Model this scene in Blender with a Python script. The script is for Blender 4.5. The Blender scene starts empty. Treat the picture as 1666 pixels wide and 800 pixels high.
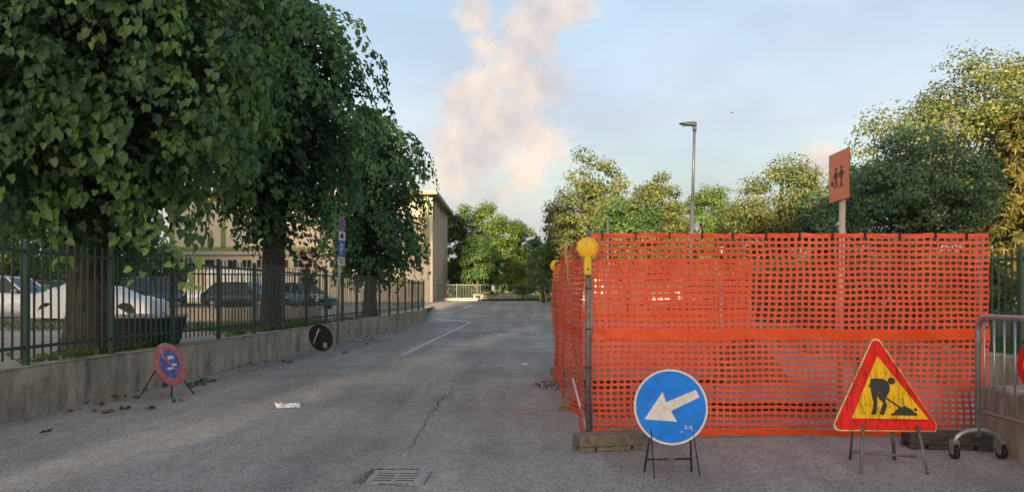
import bpy, math, random
import numpy as np
from mathutils import Vector, Matrix, Quaternion

random.seed(7); RNG = np.random.default_rng(11)
S = bpy.context.scene
COL = S.collection
R = math.radians

# ------------------------------------------------------------------ camera
F = 1190.0; W0, H0 = 1666.0, 800.0; HOR = 477.0; CAMH = 1.45
cam = bpy.data.cameras.new('Camera'); camo = bpy.data.objects.new('Camera', cam); COL.objects.link(camo)
cam.sensor_width = 36; cam.lens = F / W0 * 36
cam.shift_y = (HOR - H0 / 2) / W0
cam.clip_start = 0.05; cam.clip_end = 1500
camo.location = (0, 0, CAMH); camo.rotation_euler = (R(90), 0, 0)
S.camera = camo
S.render.resolution_x = 1024; S.render.resolution_y = 491

# ------------------------------------------------------------------ light
SUN_EL = 6.5; SUN_AZ = 10.0          # light travels towards (+sin az, +cos az): the sun stands behind the camera, to its left
sd = Vector((math.sin(R(SUN_AZ)) * math.cos(R(SUN_EL)), math.cos(R(SUN_AZ)) * math.cos(R(SUN_EL)), -math.sin(R(SUN_EL))))
sun = bpy.data.lights.new('Sun', 'SUN'); sun.energy = 3.9; sun.angle = R(0.5); sun.color = (1.0, 0.76, 0.46)
suno = bpy.data.objects.new('Sun', sun); COL.objects.link(suno)
suno.rotation_euler = sd.to_track_quat('-Z', 'Y').to_euler()
world = bpy.data.worlds.new('World'); S.world = world; world.use_nodes = True
S.view_settings.view_transform = 'Standard'; S.view_settings.look = 'None'
S.view_settings.exposure = 1.95; S.view_settings.gamma = 1.0
S.view_settings.use_curve_mapping = False

def build_world():
    nt = world.node_tree; N = nt.nodes; L = nt.links; N.clear()
    out = N.new('ShaderNodeOutputWorld'); bg = N.new('ShaderNodeBackground')
    L.new(bg.outputs[0], out.inputs[0])
    sky = N.new('ShaderNodeTexSky'); sky.sky_type = 'NISHITA'; sky.sun_disc = False
    sky.sun_elevation = R(SUN_EL); sky.sun_rotation = R(SUN_AZ + 180)
    sky.air_density = 1.0; sky.dust_density = DUST; sky.ozone_density = 1.5
    tc = N.new('ShaderNodeTexCoord')
    def math_(op, a, b=None, c=None, clamp=False):
        n = N.new('ShaderNodeMath'); n.operation = op; n.use_clamp = clamp
        for i, v in enumerate((a, b, c)):
            if v is None: continue
            if isinstance(v, (int, float)): n.inputs[i].default_value = v
            else: L.new(v, n.inputs[i])
        return n.outputs[0]
    def noise(scale, detail, rough, vec, dist=0.0):
        n = N.new('ShaderNodeTexNoise'); n.inputs['Scale'].default_value = scale; n.inputs['Detail'].default_value = detail
        n.inputs['Roughness'].default_value = rough; n.inputs['Distortion'].default_value = dist
        L.new(vec, n.inputs['Vector']); return n.outputs['Fac']
    def vmap(vec, sc):
        n = N.new('ShaderNodeMapping'); n.inputs['Scale'].default_value = sc; L.new(vec, n.inputs['Vector']); return n.outputs[0]
    d = tc.outputs['Generated']
    # cumulus column: a handful of puffs at their directions in the sky
    puffs = [(925, -5, 62), (880, 10, 58), (862, 62, 52), (775, 28, 30), (790, 78, 38), (838, 112, 56), (795, 140, 52), (868, 150, 58), (760, 175, 46), (812, 200, 66), (866, 215, 60),
             (742, 232, 44), (790, 262, 62), (850, 275, 56), (735, 290, 40), (800, 322, 48), (1342, 265, 26)]
    acc = None
    for px, py, r in puffs:
        v = Vector(((px - 833) / F, 1, (HOR - py) / F)).normalized()
        n = N.new('ShaderNodeVectorMath'); n.operation = 'DISTANCE'; L.new(d, n.inputs[0]); n.inputs[1].default_value = v
        m = math_('SUBTRACT', 1.0, math_('DIVIDE', n.outputs['Value'], r / F * 1.07))
        acc = m if acc is None else math_('SMOOTH_MAX', acc, m, 0.25)
    nz = noise(15, 8, 0.60, d, 0.2)
    dens = math_('ADD', acc, math_('MULTIPLY', math_('SUBTRACT', nz, 0.5), 3.4))
    mr = N.new('ShaderNodeMapRange'); mr.interpolation_type = 'SMOOTHSTEP'
    L.new(dens, mr.inputs[0]); mr.inputs[1].default_value = -0.15; mr.inputs[2].default_value = 0.75
    mr.inputs[3].default_value = 0; mr.inputs[4].default_value = 0.80
    # thin veil and streaks over the whole sky
    veil = noise(2.4, 5, 0.55, vmap(d, (1, 1, 3.2)), 0.3)
    mv = N.new('ShaderNodeMapRange'); mv.interpolation_type = 'SMOOTHSTEP'
    L.new(veil, mv.inputs[0]); mv.inputs[1].default_value = 0.42; mv.inputs[2].default_value = 0.75; mv.inputs[3].default_value = 0.0; mv.inputs[4].default_value = 0.42
    sx = N.new('ShaderNodeSeparateXYZ'); L.new(d, sx.inputs[0])
    mh = N.new('ShaderNodeMapRange'); mh.interpolation_type = 'SMOOTHSTEP'
    L.new(sx.outputs['Z'], mh.inputs[0]); mh.inputs[1].default_value = -0.02; mh.inputs[2].default_value = 0.60; mh.inputs[3].default_value = 0.92; mh.inputs[4].default_value = 0.0
    def mix(f, a, b, mode='MIX'):
        n = N.new('ShaderNodeMix'); n.data_type = 'RGBA'; n.blend_type = mode
        L.new(f, n.inputs['Factor'])
        for s, v in ((6, a), (7, b)):
            if isinstance(v, tuple): n.inputs[s].default_value = (*v, 1)
            else: L.new(v, n.inputs[s])
        return n.outputs[2]
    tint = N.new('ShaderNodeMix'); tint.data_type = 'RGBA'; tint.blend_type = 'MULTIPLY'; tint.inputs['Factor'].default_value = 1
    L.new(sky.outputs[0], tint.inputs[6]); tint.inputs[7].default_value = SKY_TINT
    dim = N.new('ShaderNodeVectorMath'); dim.operation = 'MULTIPLY'; L.new(tint.outputs[2], dim.inputs[0]); dim.inputs[1].default_value = (0.62, 0.62, 0.62)  # low sky dimmed by colour so the brighter sky above lights the scene
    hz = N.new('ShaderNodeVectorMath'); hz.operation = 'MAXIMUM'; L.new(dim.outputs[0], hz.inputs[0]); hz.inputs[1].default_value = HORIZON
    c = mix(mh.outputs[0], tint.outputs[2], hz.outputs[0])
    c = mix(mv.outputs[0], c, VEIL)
    # noise brightening of the sky, added mostly out of view to lift the light
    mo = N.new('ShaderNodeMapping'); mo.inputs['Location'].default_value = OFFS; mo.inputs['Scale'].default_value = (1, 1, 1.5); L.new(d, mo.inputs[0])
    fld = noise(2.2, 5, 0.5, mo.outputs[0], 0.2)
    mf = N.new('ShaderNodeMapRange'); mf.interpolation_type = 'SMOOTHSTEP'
    L.new(fld, mf.inputs[0]); mf.inputs[1].default_value = 0.34; mf.inputs[2].default_value = 0.74; mf.inputs[3].default_value = 0.0; mf.inputs[4].default_value = SKY_BOOST
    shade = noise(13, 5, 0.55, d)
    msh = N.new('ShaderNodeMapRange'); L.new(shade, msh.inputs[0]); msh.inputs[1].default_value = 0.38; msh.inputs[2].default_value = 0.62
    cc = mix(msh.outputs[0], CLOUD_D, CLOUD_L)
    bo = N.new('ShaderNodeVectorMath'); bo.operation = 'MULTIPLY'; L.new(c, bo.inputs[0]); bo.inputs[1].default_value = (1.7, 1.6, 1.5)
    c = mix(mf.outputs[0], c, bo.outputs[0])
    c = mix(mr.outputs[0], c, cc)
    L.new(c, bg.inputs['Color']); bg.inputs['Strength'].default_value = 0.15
DUST = 3.5; SKY_BOOST = 0.45; OFFS = (1.7, 9.3, 1.4)
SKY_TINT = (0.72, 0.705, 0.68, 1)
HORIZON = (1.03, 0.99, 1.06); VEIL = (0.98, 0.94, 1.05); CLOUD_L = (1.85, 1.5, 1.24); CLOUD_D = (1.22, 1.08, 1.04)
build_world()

# ------------------------------------------------------------------ pixel helpers (ground contact gives the distance)
def gz(y):
    t = min(1, max(0, (y - 36) / 24.0)); return 0.85 * t * t * (3 - 2 * t)
def G(px, py):
    lo, hi = 2.0, 400.0
    for _ in range(60):
        m = (lo + hi) / 2
        if HOR + F * (CAMH - gz(m)) / m > py: lo = m
        else: hi = m
    return Vector(((px - 833) / F * lo, lo, gz(lo)))
def at(px, py, Y): return Vector(((px - 833) / F * Y, Y, CAMH + (HOR - py) / F * Y))
K = 0.0407
def RX(t, y): return t + K * y
YAW = -math.atan(K)
TL, TR = -6.0, 4.14       # road faces of the two low walls
YARD = 0.56

# ------------------------------------------------------------------ materials
M = {}
def nodes_of(name):
    m = bpy.data.materials.new(name); m.use_nodes = True; M[name] = m
    nt = m.node_tree; return m, nt, nt.nodes, nt.links, nt.nodes['Principled BSDF']
def mat(name, col, rough=0.6, metal=0.0, var=0.25, scale=6.0, bump=0.0, bscale=40.0, spec=0.5, dirt=None, dirt_amt=0.0, dirt_scale=3.0, stretch=(1, 1, 1), coat=0.0):
    m, nt, N, L, P = nodes_of(name)
    tc = N.new('ShaderNodeTexCoord'); mp = N.new('ShaderNodeMapping'); mp.inputs['Scale'].default_value = stretch
    L.new(tc.outputs['Object'], mp.inputs[0])
    n = N.new('ShaderNodeTexNoise'); n.inputs['Scale'].default_value = scale; n.inputs['Detail'].default_value = 6; n.inputs['Roughness'].default_value = 0.65
    L.new(mp.outputs[0], n.inputs['Vector'])
    r = N.new('ShaderNodeValToRGB'); L.new(n.outputs['Fac'], r.inputs[0])
    r.color_ramp.elements[0].position = 0.3; r.color_ramp.elements[1].position = 0.7
    r.color_ramp.elements[0].color = (*[c * (1 - var) for c in col], 1)
    r.color_ramp.elements[1].color = (*[min(1, c * (1 + var)) for c in col], 1)
    cout = r.outputs[0]
    if dirt:
        n2 = N.new('ShaderNodeTexNoise'); n2.inputs['Scale'].default_value = dirt_scale; n2.inputs['Detail'].default_value = 8; n2.inputs['Roughness'].default_value = 0.7
        L.new(mp.outputs[0], n2.inputs['Vector'])
        mr = N.new('ShaderNodeMapRange'); L.new(n2.outputs['Fac'], mr.inputs[0]); mr.inputs[1].default_value = 0.5; mr.inputs[2].default_value = 0.68
        mr.inputs[4].default_value = dirt_amt
        mx = N.new('ShaderNodeMix'); mx.data_type = 'RGBA'; L.new(mr.outputs[0], mx.inputs['Factor']); L.new(cout, mx.inputs[6]); mx.inputs[7].default_value = (*dirt, 1)
        cout = mx.outputs[2]
    L.new(cout, P.inputs['Base Color'])
    P.inputs['Roughness'].default_value = rough; P.inputs['Metallic'].default_value = metal
    P.inputs['Specular IOR Level'].default_value = spec; P.inputs['Coat Weight'].default_value = coat
    if bump > 0:
        nb = N.new('ShaderNodeTexNoise'); nb.inputs['Scale'].default_value = bscale; nb.inputs['Detail'].default_value = 5
        L.new(mp.outputs[0], nb.inputs['Vector'])
        b = N.new('ShaderNodeBump'); b.inputs['Strength'].default_value = bump; b.inputs['Distance'].default_value = 0.02
        L.new(nb.outputs['Fac'], b.inputs['Height']); L.new(b.outputs[0], P.inputs['Normal'])
    return m

def asphalt(name, base, patch=True):
    m, nt, N, L, P = nodes_of(name)
    tc = N.new('ShaderNodeTexCoord'); o = tc.outputs['Object']
    def noi(s, d, r, sc=(1, 1, 1)):
        mp = N.new('ShaderNodeMapping'); mp.inputs['Scale'].default_value = sc; L.new(o, mp.inputs[0])
        n = N.new('ShaderNodeTexNoise'); n.inputs['Scale'].default_value = s; n.inputs['Detail'].default_value = d; n.inputs['Roughness'].default_value = r
        L.new(mp.outputs[0], n.inputs['Vector']); return n.outputs['Fac']
    def rng(v, a, b, c, d):
        mr = N.new('ShaderNodeMapRange'); L.new(v, mr.inputs[0])
        for i, x in enumerate((a, b, c, d)): mr.inputs[i + 1].default_value = x
        return mr.outputs[0]
    def mul(a, b):
        n = N.new('ShaderNodeMath'); n.operation = 'MULTIPLY'; L.new(a, n.inputs[0]); L.new(b, n.inputs[1]); return n.outputs[0]
    v = N.new('ShaderNodeTexVoronoi'); v.inputs['Scale'].default_value = 85; L.new(o, v.inputs['Vector'])
    sep = N.new('ShaderNodeSeparateColor'); L.new(v.outputs['Color'], sep.inputs[0])
    agg = rng(sep.outputs[0], 0, 1, 0.60, 1.40)
    big = rng(noi(0.32, 6, 0.6), 0.3, 0.7, 0.72, 1.22)
    mid = rng(noi(5, 5, 0.7), 0.3, 0.7, 0.86, 1.14)
    strk = rng(noi(1.6, 4, 0.6, (1, 0.07, 1)), 0.3, 0.7, 0.78, 1.16)
    stain = rng(noi(1.1, 7, 0.75), 0.60, 0.74, 1.0, 0.72)
    f = mul(mul(mul(agg, big), mul(mid, strk)), stain)
    c = N.new('ShaderNodeMix'); c.data_type = 'RGBA'; c.blend_type = 'MULTIPLY'; c.inputs['Factor'].default_value = 1
    c.inputs[6].default_value = (*base, 1)
    cb = N.new('ShaderNodeCombineColor')
    for i in range(3): L.new(f, cb.inputs[i])
    L.new(cb.outputs[0], c.inputs[7]); L.new(c.outputs[2], P.inputs['Base Color'])
    P.inputs['Roughness'].default_value = 0.88; P.inputs['Specular IOR Level'].default_value = 0.3
    b = N.new('ShaderNodeBump'); b.inputs['Strength'].default_value = 0.55; b.inputs['Distance'].default_value = 0.006
    h = N.new('ShaderNodeMath'); h.operation = 'ADD'; L.new(v.outputs['Distance'], h.inputs[0]); L.new(noi(130, 3, 0.6), h.inputs[1])
    L.new(h.outputs[0], b.inputs['Height']); L.new(b.outputs[0], P.inputs['Normal'])
    return m

def foliage(name, dark, light, trans=0.35, rough=0.5, spec=0.35):
    m, nt, N, L, P = nodes_of(name)
    a = N.new('ShaderNodeAttribute'); a.attribute_name = 'tint'
    r = N.new('ShaderNodeValToRGB'); L.new(a.outputs['Fac'], r.inputs[0])
    r.color_ramp.elements[0].color = (*dark, 1); r.color_ramp.elements[1].color = (*light, 1)
    L.new(r.outputs[0], P.inputs['Base Color']); P.inputs['Roughness'].default_value = rough; P.inputs['Specular IOR Level'].default_value = spec
    t = N.new('ShaderNodeBsdfTranslucent')
    hs = N.new('ShaderNodeHueSaturation'); hs.inputs['Saturation'].default_value = 1.1; hs.inputs['Value'].default_value = 1.5; hs.inputs['Hue'].default_value = 0.485
    L.new(r.outputs[0], hs.inputs['Color']); L.new(hs.outputs[0], t.inputs['Color'])
    mx = N.new('ShaderNodeMixShader'); mx.inputs[0].default_value = trans
    L.new(P.outputs[0], mx.inputs[1]); L.new(t.outputs[0], mx.inputs[2]); L.new(mx.outputs[0], N['Material Output'].inputs['Surface'])
    return m

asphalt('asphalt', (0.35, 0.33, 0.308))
mat('crack', (0.12, 0.115, 0.11), 0.95, var=0.4, scale=30)
mat('concrete_wall', (0.37, 0.325, 0.245), 0.9, var=0.40, scale=2.2, bump=0.5, bscale=30, dirt=(0.075, 0.07, 0.05), dirt_amt=0.9, dirt_scale=1.3, stretch=(1.5, 1.5, 0.6))
mat('concrete', (0.32, 0.30, 0.27), 0.9, var=0.2, scale=8, bump=0.4)
mat('block_concrete', (0.20, 0.175, 0.135), 0.9, var=0.35, scale=14, bump=0.6, bscale=60, dirt=(0.08, 0.06, 0.04), dirt_amt=0.6, dirt_scale=9)
mat('block_dark', (0.07, 0.065, 0.06), 0.9, var=0.35, scale=14, bump=0.6, bscale=60)
mat('yard_paving', (0.42, 0.36, 0.30), 0.9, var=0.12, scale=3, bump=0.2)
mat('fence_green', (0.022, 0.060, 0.046), 0.38, var=0.3, scale=7, dirt=(0.05, 0.06, 0.05), dirt_amt=0.5, dirt_scale=5)
mat('fence_grey_green', (0.045, 0.08, 0.07), 0.5, var=0.2)
mat('galvanised', (0.42, 0.43, 0.44), 0.42, 0.75, var=0.22, scale=12, dirt=(0.22, 0.19, 0.16), dirt_amt=0.5, dirt_scale=6)
mat('dull_steel', (0.20, 0.195, 0.18), 0.6, 0.35, var=0.3, scale=14, dirt=(0.10, 0.06, 0.035), dirt_amt=0.7, dirt_scale=12)
mat('black_steel', (0.022, 0.022, 0.023), 0.55, 0.2, var=0.4, scale=14, dirt=(0.07, 0.05, 0.04), dirt_amt=0.5, dirt_scale=16)
mat('sign_back', (0.02, 0.021, 0.022), 0.6, var=0.3)
mat('rubber', (0.018, 0.018, 0.018), 0.75)
mat('sign_blue', (0.015, 0.23, 0.86), 0.6, spec=0.2, var=0.16, scale=4, bump=0.12, bscale=9, dirt=(0.02, 0.13, 0.55), dirt_amt=0.7, dirt_scale=7)
mat('sign_white', (0.72, 0.70, 0.66), 0.5, var=0.10, scale=8, dirt=(0.45, 0.40, 0.33), dirt_amt=0.6, dirt_scale=22)
mat('sign_red', (0.76, 0.022, 0.018), 0.6, spec=0.2, var=0.18, scale=5, dirt=(0.10, 0.015, 0.012), dirt_amt=0.8, dirt_scale=9, stretch=(5, 1, 1.0))
mat('sign_yellow', (0.86, 0.52, 0.012), 0.6, spec=0.2, var=0.14, scale=5, dirt=(0.16, 0.08, 0.01), dirt_amt=0.85, dirt_scale=8, stretch=(6, 1, 0.8))
mat('sign_cream', (0.78, 0.56, 0.22), 0.5, var=0.2, scale=12, dirt=(0.12, 0.08, 0.04), dirt_amt=0.9, dirt_scale=14)
mat('sign_black', (0.012, 0.012, 0.012), 0.55)
mat('faded_red', (0.48, 0.10, 0.10), 0.6, var=0.25, scale=12, dirt=(0.60, 0.40, 0.38), dirt_amt=0.7, dirt_scale=16)
mat('faded_blue', (0.035, 0.09, 0.36), 0.6, var=0.3, scale=12, dirt=(0.45, 0.47, 0.55), dirt_amt=0.7, dirt_scale=15)
mat('sign_orange', (1.0, 0.30, 0.13), 0.5, var=0.06, scale=3)
mat('sign_dark_edge', (0.25, 0.05, 0.03), 0.6)
mat('pictogram_brown', (0.14, 0.04, 0.025), 0.6)
mat('lamp_yellow', (0.85, 0.50, 0.015), 0.32, var=0.10, scale=10, coat=0.3)
mat('lamp_body_yellow', (0.80, 0.52, 0.02), 0.45, var=0.12, scale=10)
mat('timber', (0.46, 0.32, 0.19), 0.8, var=0.25, scale=10, stretch=(8, 8, 1), bump=0.3)
mat('pole_beige', (0.55, 0.47, 0.38), 0.55, 0.15, var=0.15)
mat('road_paint', (0.62, 0.61, 0.58), 0.8, var=0.25, scale=9, dirt=(0.25, 0.25, 0.25), dirt_amt=0.9, dirt_scale=7)
mat('bark', (0.062, 0.054, 0.045), 0.95, var=0.55, scale=9, bump=1.0, bscale=12, stretch=(2.2, 2.2, 0.7))
mat('soil', (0.20, 0.135, 0.085), 0.98, var=0.35, scale=9, bump=0.9, bscale=22)
mat('plate_steel', (0.33, 0.27, 0.24), 0.7, 0.2, var=0.3, scale=5, dirt=(0.20, 0.12, 0.08), dirt_amt=0.6)
mat('paper', (0.75, 0.75, 0.76), 0.8, var=0.08)
mat('cast_iron', (0.42, 0.40, 0.395), 0.72, 0.25, var=0.25, scale=18, bump=0.4, bscale=90)
mat('slot_shade_black', (0.012, 0.012, 0.011), 1.0)
mat('panel_beige', (0.74, 0.63, 0.50), 0.85, var=0.06, scale=1.2, bump=0.1)
mat('panel_lower', (0.64, 0.58, 0.49), 0.85, var=0.08, scale=1.2)
mat('trim_green', (0.24, 0.30, 0.10), 0.7, var=0.1)
mat('side_grey', (0.40, 0.31, 0.27), 0.85, var=0.08, scale=1)
mat('side_column', (0.50, 0.46, 0.40), 0.85, var=0.08)
mat('roof_edge', (0.27, 0.21, 0.13), 0.6, var=0.1)
mat('roof_sheet', (0.28, 0.20, 0.15), 0.8)
mat('window_glass', (0.03, 0.04, 0.045), 0.12, var=0.2, scale=0.6)
mat('render_white', (0.70, 0.68, 0.64), 0.85, var=0.06, scale=1)
mat('render_ochre', (0.52, 0.40, 0.26), 0.85, var=0.06, scale=1)
mat('car_white', (0.72, 0.74, 0.76), 0.25, var=0.03, coat=0.6)
mat('car_red', (0.36, 0.02, 0.025), 0.25, var=0.05, coat=0.6)
mat('car_dark', (0.018, 0.030, 0.042), 0.22, var=0.05, coat=0.6)
mat('car_blue', (0.10, 0.15, 0.22), 0.25, var=0.05, coat=0.6)
mat('car_glass', (0.02, 0.025, 0.03), 0.06, var=0.1)
mat('car_lamp', (0.75, 0.75, 0.75), 0.15, var=0.05)
mat('car_tail', (0.4, 0.02, 0.02), 0.2, var=0.05)
mat('alloy', (0.5, 0.5, 0.52), 0.35, 0.7)
mat('tarp', (0.68, 0.69, 0.72), 0.55, var=0.14, scale=26, bump=0.8, bscale=18)
mat('bin_dark', (0.020, 0.035, 0.038), 0.5, var=0.3)
mat('bin_rim', (0.50, 0.52, 0.52), 0.5)
mat('lamp_dark', (0.035, 0.045, 0.055), 0.45, 0.2)
mat('lamp_pole', (0.085, 0.10, 0.115), 0.5, 0.4, var=0.15)
mat('barrel_yellow', (0.70, 0.40, 0.03), 0.6, var=0.15, scale=8)
mat('bird', (0.05, 0.05, 0.055), 0.9)
mat('gravel_dark', (0.045, 0.043, 0.042), 0.95, var=0.5, scale=40)
mat('spray', (0.46, 0.25, 0.20), 0.9, var=0.2, scale=30, dirt=(0.35, 0.33, 0.308), dirt_amt=1.0, dirt_scale=12)
mat('grass_ground', (0.055, 0.085, 0.028), 0.95, var=0.4, scale=4, bump=0.6)
foliage('linden_leaf', (0.046, 0.105, 0.058), (0.23, 0.40, 0.10), 0.38, 0.48, 0.35)
foliage('linden_leaf_far', (0.046, 0.105, 0.062), (0.20, 0.37, 0.11), 0.38, 0.48, 0.35)
foliage('leaf_olive', (0.09, 0.13, 0.042), (0.22, 0.235, 0.075), 0.42)
foliage('leaf_green', (0.045, 0.10, 0.035), (0.11, 0.19, 0.055), 0.38)
foliage('leaf_bright', (0.07, 0.135, 0.03), (0.16, 0.23, 0.05), 0.42)
foliage('leaf_dark', (0.062, 0.13, 0.075), (0.17, 0.27, 0.14), 0.36)
foliage('leaf_conifer', (0.09, 0.10, 0.028), (0.22, 0.18, 0.045), 0.35)
foliage('leaf_red', (0.06, 0.02, 0.018), (0.13, 0.05, 0.035), 0.3)
foliage('leaf_dry', (0.06, 0.05, 0.03), (0.30, 0.21, 0.12), 0.1, 0.8)
foliage('grass_blade', (0.035, 0.065, 0.015), (0.09, 0.13, 0.03), 0.3)
foliage('moss_blade', (0.03, 0.05, 0.012), (0.10, 0.13, 0.03), 0.2)

def net_material(name, col, trans):
    m, nt, N, L, P = nodes_of(name)
    tc = N.new('ShaderNodeTexCoord')
    n = N.new('ShaderNodeTexNoise'); n.inputs['Scale'].default_value = 2.5; n.inputs['Detail'].default_value = 5; L.new(tc.outputs['Object'], n.inputs['Vector'])
    r = N.new('ShaderNodeValToRGB'); L.new(n.outputs['Fac'], r.inputs[0])
    r.color_ramp.elements[0].position = 0.32; r.color_ramp.elements[1].position = 0.7
    r.color_ramp.elements[0].color = (col[0] * 0.85, col[1] * 0.8, col[2] * 0.8, 1); r.color_ramp.elements[1].color = (min(1, col[0] * 1.08), col[1] * 1.2, col[2] * 1.25, 1)
    L.new(r.outputs[0], P.inputs['Base Color']); P.inputs['Roughness'].default_value = 0.4; P.inputs['Specular IOR Level'].default_value = 0.5
    t = N.new('ShaderNodeBsdfTranslucent'); L.new(r.outputs[0], t.inputs['Color'])
    mx = N.new('ShaderNodeMixShader'); mx.inputs[0].default_value = trans
    L.new(P.outputs[0], mx.inputs[1]); L.new(t.outputs[0], mx.inputs[2]); L.new(mx.outputs[0], N['Material Output'].inputs['Surface'])
net_material('net_orange', (0.97, 0.125, 0.052), 0.22)
net_material('net_band', (0.95, 0.10, 0.018), 0.25)

# ------------------------------------------------------------------ mesh helpers
def tag(o, label=None, cat=None, group=None, kind=None):
    if label: o['label'] = label
    if cat: o['category'] = cat
    if group: o['group'] = group
    if kind: o['kind'] = kind
    return o
def empty(name, loc=(0, 0, 0), rz=0.0):
    o = bpy.data.objects.new(name, None); COL.objects.link(o); o.location = loc; o.rotation_euler = (0, 0, rz); o.empty_display_size = 0.1
    return o
def link(name, me, parent=None):
    o = bpy.data.objects.new(name, me); COL.objects.link(o)
    if parent: o.parent = parent
    return o
def copy_tree(o, parent=None):
    c = o.copy(); COL.objects.link(c); c.parent = parent
    for ch in list(o.children): copy_tree(ch, c)
    return c

class MB:
    def __init__(s): s.v = []; s.f = []; s.sm = []
    def add(s, vs, fs, smooth=False):
        b = len(s.v); s.v += [tuple(v) for v in vs]
        s.f += [tuple(i + b for i in f) for f in fs]; s.sm += [smooth] * len(fs); return s
    def box(s, x0, x1, y0, y1, z0, z1, mt=None):
        vs = [Vector(p) for p in ((x0, y0, z0), (x1, y0, z0), (x1, y1, z0), (x0, y1, z0), (x0, y0, z1), (x1, y0, z1), (x1, y1, z1), (x0, y1, z1))]
        if mt: vs = [mt @ v for v in vs]
        return s.add(vs, [(0, 3, 2, 1), (4, 5, 6, 7), (0, 1, 5, 4), (1, 2, 6, 5), (2, 3, 7, 6), (3, 0, 4, 7)])
    def bbox(s, x0, x1, y0, y1, z0, z1, b=0.01, mt=None):      # box with chamfered edges (three stacked rings)
        def ring(i, z): return [(x0 + i, y0, z), (x1 - i, y0, z), (x1, y0 + i, z), (x1, y1 - i, z), (x1 - i, y1, z), (x0 + i, y1, z), (x0, y1 - i, z), (x0, y0 + i, z)]
        def ring2(z): return [(x0 + b, y0 + b, z), (x1 - b, y0 + b, z), (x1 - b, y0 + b, z), (x1 - b, y1 - b, z), (x1 - b, y1 - b, z), (x0 + b, y1 - b, z), (x0 + b, y1 - b, z), (x0 + b, y0 + b, z)]
        rs = [ring2(z0), ring(b, z0 + b), ring(b, z1 - b), ring2(z1)]
        vs = [Vector(p) for r in rs for p in r]
        if mt: vs = [mt @ v for v in vs]
        fs = []
        for k in range(3):
            for i in range(8):
                j = (i + 1) % 8; fs.append((k * 8 + i, k * 8 + j, k * 8 + 8 + j, k * 8 + 8 + i))
        fs.append(tuple(reversed(range(8)))); fs.append(tuple(range(24, 32)))
        return s.add(vs, fs)
    def cyl(s, p0, p1, r0, r1=None, n=10, caps=True, smooth=True):
        return s.tube([p0, p1], [r0, r0 if r1 is None else r1], n, caps, smooth)
    def tube(s, path, rad, n=8, caps=True, smooth=True):
        path = [Vector(p) for p in path]
        if not isinstance(rad, (list, tuple)): rad = [rad] * len(path)
        t0 = (path[1] - path[0]).normalized()
        u = t0.orthogonal().normalized(); vs = []
        for i, p in enumerate(path):
            a = path[max(0, i - 1)]; b = path[min(len(path) - 1, i + 1)]; t = (b - a).normalized()
            u = (u - t * u.dot(t)).normalized(); w = t.cross(u)
            for k in range(n):
                q = 2 * math.pi * k / n; vs.append(p + (u * math.cos(q) + w * math.sin(q)) * rad[i])
        fs = []; m = len(path)
        for i in range(m - 1):
            for k in range(n):
                j = (k + 1) % n; fs.append((i * n + k, i * n + j, (i + 1) * n + j, (i + 1) * n + k))
        s.add(vs, fs, smooth)
        if caps:
            b = len(s.v) - len(vs)
            s.f.append(tuple(b + k for k in reversed(range(n)))); s.sm.append(False)
            s.f.append(tuple(b + (m - 1) * n + k for k in range(n))); s.sm.append(False)
        return s
    def prism(s, poly, y0, y1, mt=None):        # polygon in local XZ, extruded along Y from y0 (front) to y1
        n = len(poly)
        vs = [Vector((x, y0, z)) for x, z in poly] + [Vector((x, y1, z)) for x, z in poly]
        if mt: vs = [mt @ v for v in vs]
        fs = [tuple(range(n)), tuple(reversed(range(n, 2 * n)))]
        for i in range(n):
            j = (i + 1) % n; fs.append((j, i, n + i, n + j))
        return s.add(vs, fs)
    def build(s, name, m, parent=None):
        me = bpy.data.meshes.new(name); me.from_pydata(s.v, [], s.f); me.update()
        me.polygons.foreach_set('use_smooth', s.sm); me.materials.append(M[m])
        o = link(name, me, parent); return o

def circle(cx, cz, r, n=32, a0=0, ry=None): return [(cx + r * math.cos(a0 + 2 * math.pi * i / n), cz + (ry or r) * math.sin(a0 + 2 * math.pi * i / n)) for i in range(n)]
def ring_mb(mb, r0, r1, y0, y1, mt=None, n=40, cz=0.0):
    vs = []; fs = []
    for i in range(n):
        a = 2 * math.pi * i / n; c, q = math.cos(a), math.sin(a)
        vs += [Vector((r0 * c, y0, cz + r0 * q)), Vector((r1 * c, y0, cz + r1 * q)), Vector((r1 * c, y1, cz + r1 * q)), Vector((r0 * c, y1, cz + r0 * q))]
    for i in range(n):
        a = i * 4; b = ((i + 1) % n) * 4
        fs += [(a, a + 1, b + 1, b), (a + 1, a + 2, b + 2, b + 1), (a + 2, a + 3, b + 3, b + 2), (a + 3, a, b, b + 3)]
    if mt: vs = [mt @ v for v in vs]
    return mb.add(vs, fs)

def np_mesh(name, V, loops, sizes, m, parent=None, tint=None, smooth=False):
    me = bpy.data.meshes.new(name)
    V = np.ascontiguousarray(V, dtype=np.float32); loops = np.ascontiguousarray(loops, dtype=np.int32); sizes = np.asarray(sizes, dtype=np.int32)
    me.vertices.add(len(V)); me.vertices.foreach_set('co', V.ravel())
    me.loops.add(len(loops)); me.loops.foreach_set('vertex_index', loops)
    me.polygons.add(len(sizes)); st = np.concatenate([[0], np.cumsum(sizes)[:-1]]).astype(np.int32)
    me.polygons.foreach_set('loop_start', st); me.polygons.foreach_set('loop_total', sizes)
    if smooth: me.polygons.foreach_set('use_smooth', np.ones(len(sizes), dtype=bool))
    if tint is not None:
        a = me.attributes.new('tint', 'FLOAT', 'POINT'); a.data.foreach_set('value', np.ascontiguousarray(tint, dtype=np.float32))
    me.update(calc_edges=True); me.materials.append(M[m])
    return link(name, me, parent)

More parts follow.
